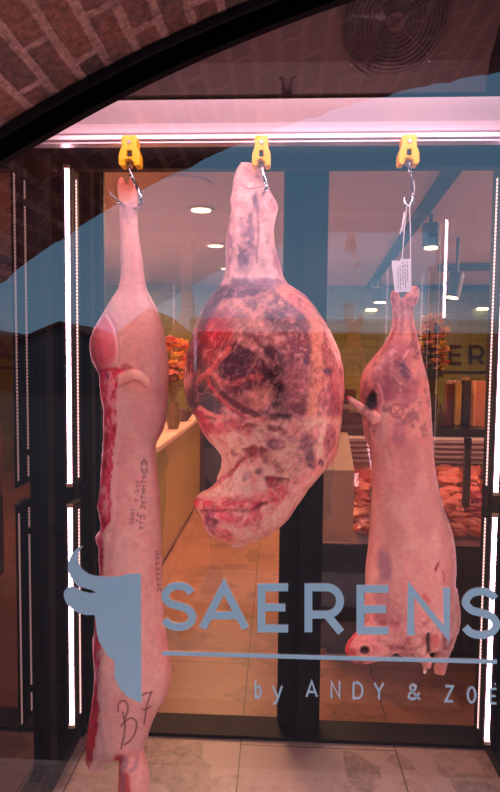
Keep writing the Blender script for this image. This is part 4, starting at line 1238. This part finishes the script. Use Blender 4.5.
for (x, y0, y1, Y, r, tilt, lab) in ((431, 224, 247, 3.9, .055, 0, 'large black cylinder spotlight hanging left of the mirrored light strip'), (455, 273, 297, 4.6, .055, .35, 'black tilted spotlight hanging under the short cross rail'), (380, 286, 302, 6.0, .075, 0, 'small black spotlight at the far end of the diagonal track')):
    a = P(x, y0, Y); c = P(x, y1, Y); h = a[2] - c[2]
    t = thing('track_spotlight', lab, 'spotlight', c)
    dx = tilt * h * .6
    b = MB().tube([(a[0] + dx * .5, Y, a[2]), (c[0] - dx * .5, Y, c[2])], r, 20); b.build('housing', M['ink'], t, True)
    b = MB().tube([(c[0] - dx * .5, Y, c[2] - .001), (c[0] - dx * .5 - dx * .05, Y, c[2] - .012)], r * .8, 20); b.build('lens', M['lamp'], t)
    b = MB().tube([(a[0] + dx * .4, Y, a[2]), (a[0] + dx * .4, Y, ZC - .002)], .012, 8); b.build('stem', M['ink'], t)

# small lights glowing low under the ceiling at the back
for (x, y, lab) in ((371, 310, 'small oval wall light glowing to the left of the lamb leg'), (482, 309, 'small oval wall light glowing above the dark letters at right')):
    c = P(x, y, YW - .05)
    t = thing('wall_light', lab, 'light', c)
    b = MB().box(c[0] - .08, c[0] + .08, YW - .12, YW - .001, c[2] + .012, c[2] + .035, .008); b.build('shade', M['ochre'], t)
    b = MB().box(c[0] - .07, c[0] + .07, YW - .115, YW - .03, c[2] - .016, c[2] + .012, .01); b.build('diffuser', M['lamp'], t)

# wall sign letters behind the counter
t = thing('wall_sign', 'dark sign letters with an underline on the back wall at far right', 'sign', P(440, 366, YW - .03))
for ch, x0, x1 in (('S', 406, 424), ('A', 426, 446), ('E', 449, 463), ('R', 469, 485), ('E', 489, 503), ('N', 508, 525), ('S', 529, 545)):
    letter(t, ch, x0, x1, 345, 365, 3.2, YW - .03, M['ink'])
b = MB(); stroke_poly(b, [(406, 372), (545, 373)], 2.0, YW - .03); b.build('underline', M['ink'], t)

# long counter on the left
yA, yB2 = 2.75, 6.0
t = thing('sales_counter', 'long ochre counter with pale top running back along the left', 'counter', (-1.1, yA, 0))
MB().box(-1.45, -.80, yA, yB2, .05, .89, .004).build('body', M['ochre'], t)
MB().box(-1.48, -.77, yA - .02, yB2 + .02, .89, .93, .006).build('top', M['ochretop'], t)
MB().box(-1.44, -.82, yA + .02, yB2 - .02, 0.0, .05).build('plinth', M['dark'], t)
b = MB().box(-1.45, -.60, 6.12, 6.6, 0.0, .92, .004)
cb = thing('dark_cupboard', 'low black cupboard at the end of the shop floor left of the beef', 'cupboard', (-.9, 6.3, 0))
b = MB().box(-.95, -.42, 6.12, 6.6, 0.04, 1.02, .006); b.build('body', M['ink'], cb)
b = MB().box(-.97, -.40, 6.10, 6.62, 1.02, 1.06, .004); b.build('top', M['dark'], cb)
b = MB().box(-.93, -.44, 6.14, 6.58, 0, .04); b.build('plinth', M['dark'], cb)
b = MB().lathe([(.02, 0), (.07, 0), (.11, .05), (.12, .10), (.105, .10), (.09, .05), (.0, .02)], (-.90, 5.35, .931), 28)
tag(b.build('bowl', M['dark'], None, True), 'dark round bowl on the ochre counter left of the beef', 'bowl')


def petal_ball(mb, c, r, n, rnd):
    """a small open blossom of folded petals"""
    for k in range(n):
        a = 2 * PI * k / n + rnd.random(); el = rnd.uniform(-.2, .8)
        d = np.array([math.cos(a) * math.cos(el), math.sin(a) * math.cos(el), math.sin(el)])
        s = np.cross(d, [0, 0, 1.0]); s /= np.linalg.norm(s) + 1e-9; u = np.cross(s, d)
        b = c + d * r * .12
        mb.add([b, b + d * r * .55 + s * r * .42 + u * .1 * r, b + d * r, b + d * r * .55 - s * r * .42 + u * .1 * r, b + d * r * .5 - u * .15 * r], [(0, 1, 4), (1, 2, 4), (2, 3, 4), (3, 0, 4)])


def bouquet(name, label, base, zbase, h, spread, mats, n, br, seed, vase_h, vase_r):
    rnd = random.Random(seed)
    t = thing(name, label, 'flowers', (base[0], base[1], zbase))
    b = MB().lathe([(vase_r * .7, 0), (vase_r, vase_h * .3), (vase_r * .85, vase_h * .75), (vase_r * .7, vase_h * .92), (vase_r * .8, vase_h), (vase_r * .68, vase_h * .97), (vase_r * .6, vase_h * .3), (0, vase_h * .1)], (base[0], base[1], zbase + .001), 24)
    b.build('vase', M['vase'], t, True)
    st = MB(); lf = MB()
    for k in range(n):
        a = rnd.uniform(0, 2 * PI); rr = spread * math.sqrt(rnd.random()); hh = h * rnd.uniform(.32, 1.0)
        rr *= .45 + .55 * math.sin(PI * min(1, hh / h * .9 + .1))
        top = np.array([base[0] + rr * math.cos(a), base[1] + rr * math.sin(a), zbase + vase_h + hh])
        st.tube(cr([(base[0], base[1], zbase + vase_h * .6), (base[0] + .35 * rr * math.cos(a), base[1] + .35 * rr * math.sin(a), zbase + vase_h + hh * .5), top], 4), .003, 5)
        fb = MB(); petal_ball(fb, top, br * rnd.uniform(.7, 1.3), 9, rnd); fb.build('blossom', M[rnd.choice(mats)], t)
        if k % 2 == 0: petal_ball(lf, top * .6 + np.array([base[0], base[1], zbase + vase_h]) * .4, br * 1.1, 4, rnd)
    st.build('stems', M['leaf'], t); lf.build('leaves', M['leaf'], t)


zc_ = 1.145
vb = P(432, 392, 3.45); vbr = vb
bouquet('flower_arrangement', 'orange and yellow flowers with crimson blooms in a vase right of the lamb', (vb[0] - .002, 3.45, 0), zc_, .46, .10, ['orange', 'gold', 'gold', 'gold', 'blush', 'crimson', 'orange'], 84, .034, 5, .17, .045)
vb = P(178, 398, 3.6)
bouquet('dried_flower_arrangement', 'loose orange dried flowers in a vase between pork and beef', (-.85, 4.7, 0), .93, .52, .15, ['orange', 'gold', 'orange', 'crimson', 'blush'], 60, .055, 9, .22, .06)

# meat counter on the right
cx0 = P(322, 500, 2.85)[0]; yF = 2.85
x1c = 3.2
t = thing('meat_counter', 'black glazed meat counter standing behind the right door', 'counter', (cx0, yF, 0))
MB().box(cx0, x1c, yF, 3.75, .04, .58, .006).build('base', M['dark'], t)
MB().box(cx0 + .04, x1c, yF + .03, 3.72, 0, .04).build('plinth', M['ink'], t)
MB().box(cx0 + .004, x1c, 3.60, 3.75, .58, 1.10, .004).build('back_panel', M['redbrick'], t)
b = MB(); b.prism([(yF + .02, .581), (3.59, .581), (3.59, .80), (yF + .05, .60)], cx0 + .002, x1c, axis='x'); b.build('display_deck', M['tray'], t)
MB().box(cx0, x1c, 3.12, 3.75, 1.10, 1.145, .004).build('top_shelf', M['dark'], t)
b = MB(); b.add([(cx0 + .18, yF + .01, .585), (x1c, yF + .01, .585), (x1c, 3.115, 1.10), (cx0 + .18, 3.115, 1.10)], [(0, 1, 2, 3)]); b.build('front_glass', M['counterglass'], t)
b = MB()
for k in range(6):
    zz = .88 + .032 * k; b.box(cx0 + .2, x1c, 3.56, 3.595, zz, zz + .014)
b.build('back_slats', M['tray'], t)
b = MB().tube([(cx0 + .1, 3.17, 1.085), (x1c - .05, 3.17, 1.085)], .008, 10); b.build('light_tube', M['countertube'], t)
ep = P(353, 500, yF)[0]
b = MB().box(cx0 + .001, ep, yF - .03, yF - .002, P(338, 540, yF)[2], P(338, 473, yF)[2], .003)
b.prism([(yF - .03, P(338, 473, yF)[2] - .001), (yF - .002, P(338, 473, yF)[2] - .001), (3.115, 1.10), (3.115, 1.12), (yF - .03, P(338, 473, yF)[2] + .02)], cx0 + .002, ep - .001, axis='x')
b.build('end_panel', M['beige'], t)
for k, px_ in enumerate((428, 473)):
    a = P(px_, 480, 3.0)
    MB().box(a[0] - .016, a[0] + .016, 3.085, 3.115, .70, 1.10).build('upright', M['ink'], t)
# the cuts of meat lying on the deck
rnd = random.Random(11)
k = 0; proto = []
for v in range(6):
    bm = bmesh.new(); bmesh.ops.create_icosphere(bm, subdivisions=4, radius=1)
    co = np.array([q.co[:] for q in bm.verts]); n = fbm(co[:, 0] + v * 9, co[:, 1], co[:, 2], .8, 4, v + 200, .62) - .5
    for q, m_ in zip(bm.verts, n):
        q.co *= 1 + 1.6 * m_
    me = bpy.data.meshes.new('cut_of_meat'); bm.to_mesh(me); bm.free()
    for p in me.polygons: p.use_smooth = True
    me.materials.append(M['rawmeat' if v % 2 else 'rawmeat2']); proto.append(me)
for row in range(7):
    y = yF + .09 + row * .085; z = .60 + (.20 / .54) * (y - yF - .05)
    x = ep + .05 + rnd.uniform(0, .05)
    while x < 1.5:
        s = rnd.uniform(.045, .072)
        o = bpy.data.objects.new('cut_of_meat', rnd.choice(proto)); COL.objects.link(o)
        o.location = (x, y, z + s * .62); o.scale = (s * 1.15, s * .85, s * .62); o.rotation_euler = (.3, rnd.uniform(-.15, .15), rnd.uniform(0, 6))
        tag(o, 'raw cut of meat lying among others behind the counter glass', 'meat', 'raw cuts of meat in the glazed counter')
        x += s * 1.9 + rnd.uniform(0, .02)
# things on the counter top
c = P(345, 420, 3.4)
t = thing('weighing_scale', 'dark weighing scale on the counter between beef and lamb', 'scale', (c[0], 3.4, zc_))
MB().box(c[0] - .10, c[0] + .10, 3.3, 3.5, zc_, zc_ + .06, .01).build('base', M['dark'], t)
MB().box(c[0] - .085, c[0] + .085, 3.3, 3.48, zc_ + .085, zc_ + .10, .004).build('pan', M['tray'], t)
MB().tube([(c[0], 3.4, zc_ + .058), (c[0], 3.4, zc_ + .087)], .03, 12).build('stem', M['ink'], t)
MB().box(c[0] - .07, c[0] + .07, 3.46, 3.49, zc_ + .10, zc_ + .19, .006).build('display', M['ink'], t)
for (x0, x1, y0, m_, lab) in ((446, 453, 380, 'redbrick', 'narrow red-brown packet on the counter right of the flowers'), (454, 461, 380, 'gold', 'narrow yellow packet on the counter right of the flowers'), (462, 470, 377, 'grey', 'narrow grey packet on the counter at right')):
    a, b_ = P(x0, 400, 3.35), P(x1, 400, 3.35); zt_ = P(x0, y0, 3.35)[2]
    t = thing('packet', lab, 'packet', ((a[0] + b_[0]) / 2, 3.35, zc_))
    MB().box(a[0], b_[0] - .002, 3.33, 3.39, zc_, zt_ - .02, .004).build('carton', M[m_], t)
    MB().box(a[0] + .004, b_[0] - .006, 3.335, 3.385, zt_ - .0205, zt_, .002).build('flap', M['cream'], t)
a, b_ = P(474, 400, 3.3), P(486, 400, 3.3)
zt_ = P(480, 381, 3.3)[2]
bg = MB(); bg.prism([(a[0] - .004, zc_), (b_[0] - .002, zc_), (b_[0] + .006, zt_), (a[0] + .0, zt_)], 3.27, 3.35)
tag(bg.build('paper_bag', M['peach']), 'glowing peach paper bag standing on the counter at far right', 'bag')
c = P(436, 415, 3.3)
for k, (dx, mm) in enumerate(((-.0, 'vase'), (.045, 'redbrick'))):
    b = MB().lathe([(.018, 0), (.02, .06), (.018, .08), (.008, .10), (.009, .125), (0, .126)], (c[0] + dx, 3.22, zc_ + .001), 16)
    tag(b.build('sauce_jar', M[mm], None, True), ('brown' if k == 0 else 'red') + ' glass jar on the counter below the flowers', 'jar')

# ------------------------------------------------------------------ across the street, seen mirrored in the pane
t = thing('street_pavilion', 'long low pavilion with pale roof edge mirrored across the window', 'building', (4, -26, 0))
MB().box(-4, 22, -31, -26, -.02, 2.95).build('wall', M['redbrick'], t)
MB().box(-4.3, 22.3, -31.3, -25.6, 2.95, 3.6).build('roof_edge', M['render'], t)
for k in range(8): MB().box(-3 + k * 3, -1.2 + k * 3, -26.01, -25.96, .8, 2.2).build('window', M['grey'], t)
def house(name, label, x0, x1, y, eave, ridge, wm, rm):
    t = thing(name, label, 'building', ((x0 + x1) / 2, y, 0)); xm_ = (x0 + x1) / 2
    MB().prism([(x0, -.02), (x1, -.02), (x1, eave), (xm_, ridge), (x0, eave)], y - 6, y).build('wall', M[wm], t)
    b = MB()
    for s in (-1, 1):
        xe = x0 - .2 if s < 0 else x1 + .2
        b.prism([(xm_, ridge), (xe, eave - .15), (xe, eave + .02), (xm_, ridge + .17)], y - 6.2, y + .2)
    b.build('roof', M[rm], t)
    b = MB(); b.box(xm_ - .5, xm_ + .5, y, y + .04, .7, 1.9); b.build('window', M['grey'], t)
house('gabled_house', 'small brown gabled house mirrored over the top of the pork side', -7.2, -4.7, -24, 2.75, 3.75, 'redbrick', 'rooftile')
house('low_house', 'low dark house mirrored beside the left light bar', -12.5, -7.8, -24, 2.2, 3.1, 'grey', 'rooftile')
house('street_house', 'dark brown house mirrored at the left edge of the window', -24, -13.2, -24, 2.7, 3.3, 'redbrick', 'grey')

# ------------------------------------------------------------------ light
wd = bpy.data.worlds.new('sky'); SC.world = wd; wd.use_nodes = True
nt = wd.node_tree; bg = nt.nodes['Background']
tc = nt.nodes.new('ShaderNodeTexCoord'); sp = nt.nodes.new('ShaderNodeSeparateXYZ'); rp = nt.nodes.new('ShaderNodeValToRGB')
nt.links.new(tc.outputs['Generated'], sp.inputs[0]); nt.links.new(sp.outputs[2], rp.inputs[0]); nt.links.new(rp.outputs[0], bg.inputs[0])
rp.color_ramp.elements[0].position = 0.0; rp.color_ramp.elements[0].color = (*lin((150, 190, 225)), 1)
rp.color_ramp.elements[1].position = 0.75; rp.color_ramp.elements[1].color = (*lin((226, 226, 232)), 1)
e = rp.color_ramp.elements.new(.42); e.color = (*lin((120, 172, 214)), 1)
bg.inputs[1].default_value = 1.35


def area(name, loc, target, sx, sy, power, col, shape='RECTANGLE'):
    l = bpy.data.lights.new(name, 'AREA'); l.shape = shape; l.size = sx; l.size_y = sy; l.energy = power; l.color = lin(col)
    o = bpy.data.objects.new(name, l); COL.objects.link(o); o.location = Vector([float(a) for a in loc])
    d = Vector([float(a) for a in target]) - o.location; o.rotation_euler = d.to_track_quat('-Z', 'Y').to_euler(); return o


for i, w in enumerate(spots):
    area('downlight_lamp', (w[0], w[1], ZC - .03), (w[0], w[1], 0), .12, .12, 42, (255, 188, 140), 'DISK')
area('shop_fill_lamp', (2.2, 4.6, ZC - .03), (1.8, 4.6, 0), .9, 1.6, 230, (255, 186, 172))  # unseen area lamps added out of view to brighten the shop
area('shop_fill_lamp', (-2.0, 4.5, ZC - .03), (-1.4, 5, 0), .7, 1.6, 130, (255, 188, 155))
area('counter_lamp', (1.4, 3.17, 1.075), (1.4, 3.25, 0), 2.0, .05, 8.5, (255, 190, 175))
for (src, dst, e_) in ((P(431, 248, 3.9), (vbr[0], 3.45, 1.45), 60), (P(380, 303, 6.0), (-.85, 4.7, 1.3), 40)):
    l = bpy.data.lights.new('track_spot_lamp', 'SPOT'); l.energy = e_; l.spot_size = math.radians(46); l.spot_blend = .5; l.shadow_soft_size = .03; l.color = lin((255, 225, 190))
    o = bpy.data.objects.new('track_spot_lamp', l); COL.objects.link(o); o.location = Vector([float(a) for a in src]) - Vector((0, 0, .02))
    d = Vector([float(a) for a in dst]) - o.location; o.rotation_euler = d.to_track_quat('-Z', 'Y').to_euler()
# unseen lamp added behind the frame to brighten the rail and door glass
area('case_top_fill', (0.0, YG + .09, 2.29), (0.0, 1.80, 1.9), 1.5, .12, 10, (255, 205, 215))
SC.view_settings.view_transform = 'Standard'
SC.view_settings.look = 'None'
SC.view_settings.exposure = 0.0
SC.cycles.max_bounces = 8; SC.cycles.transparent_max_bounces = 12; SC.cycles.sample_clamp_indirect = 6.0
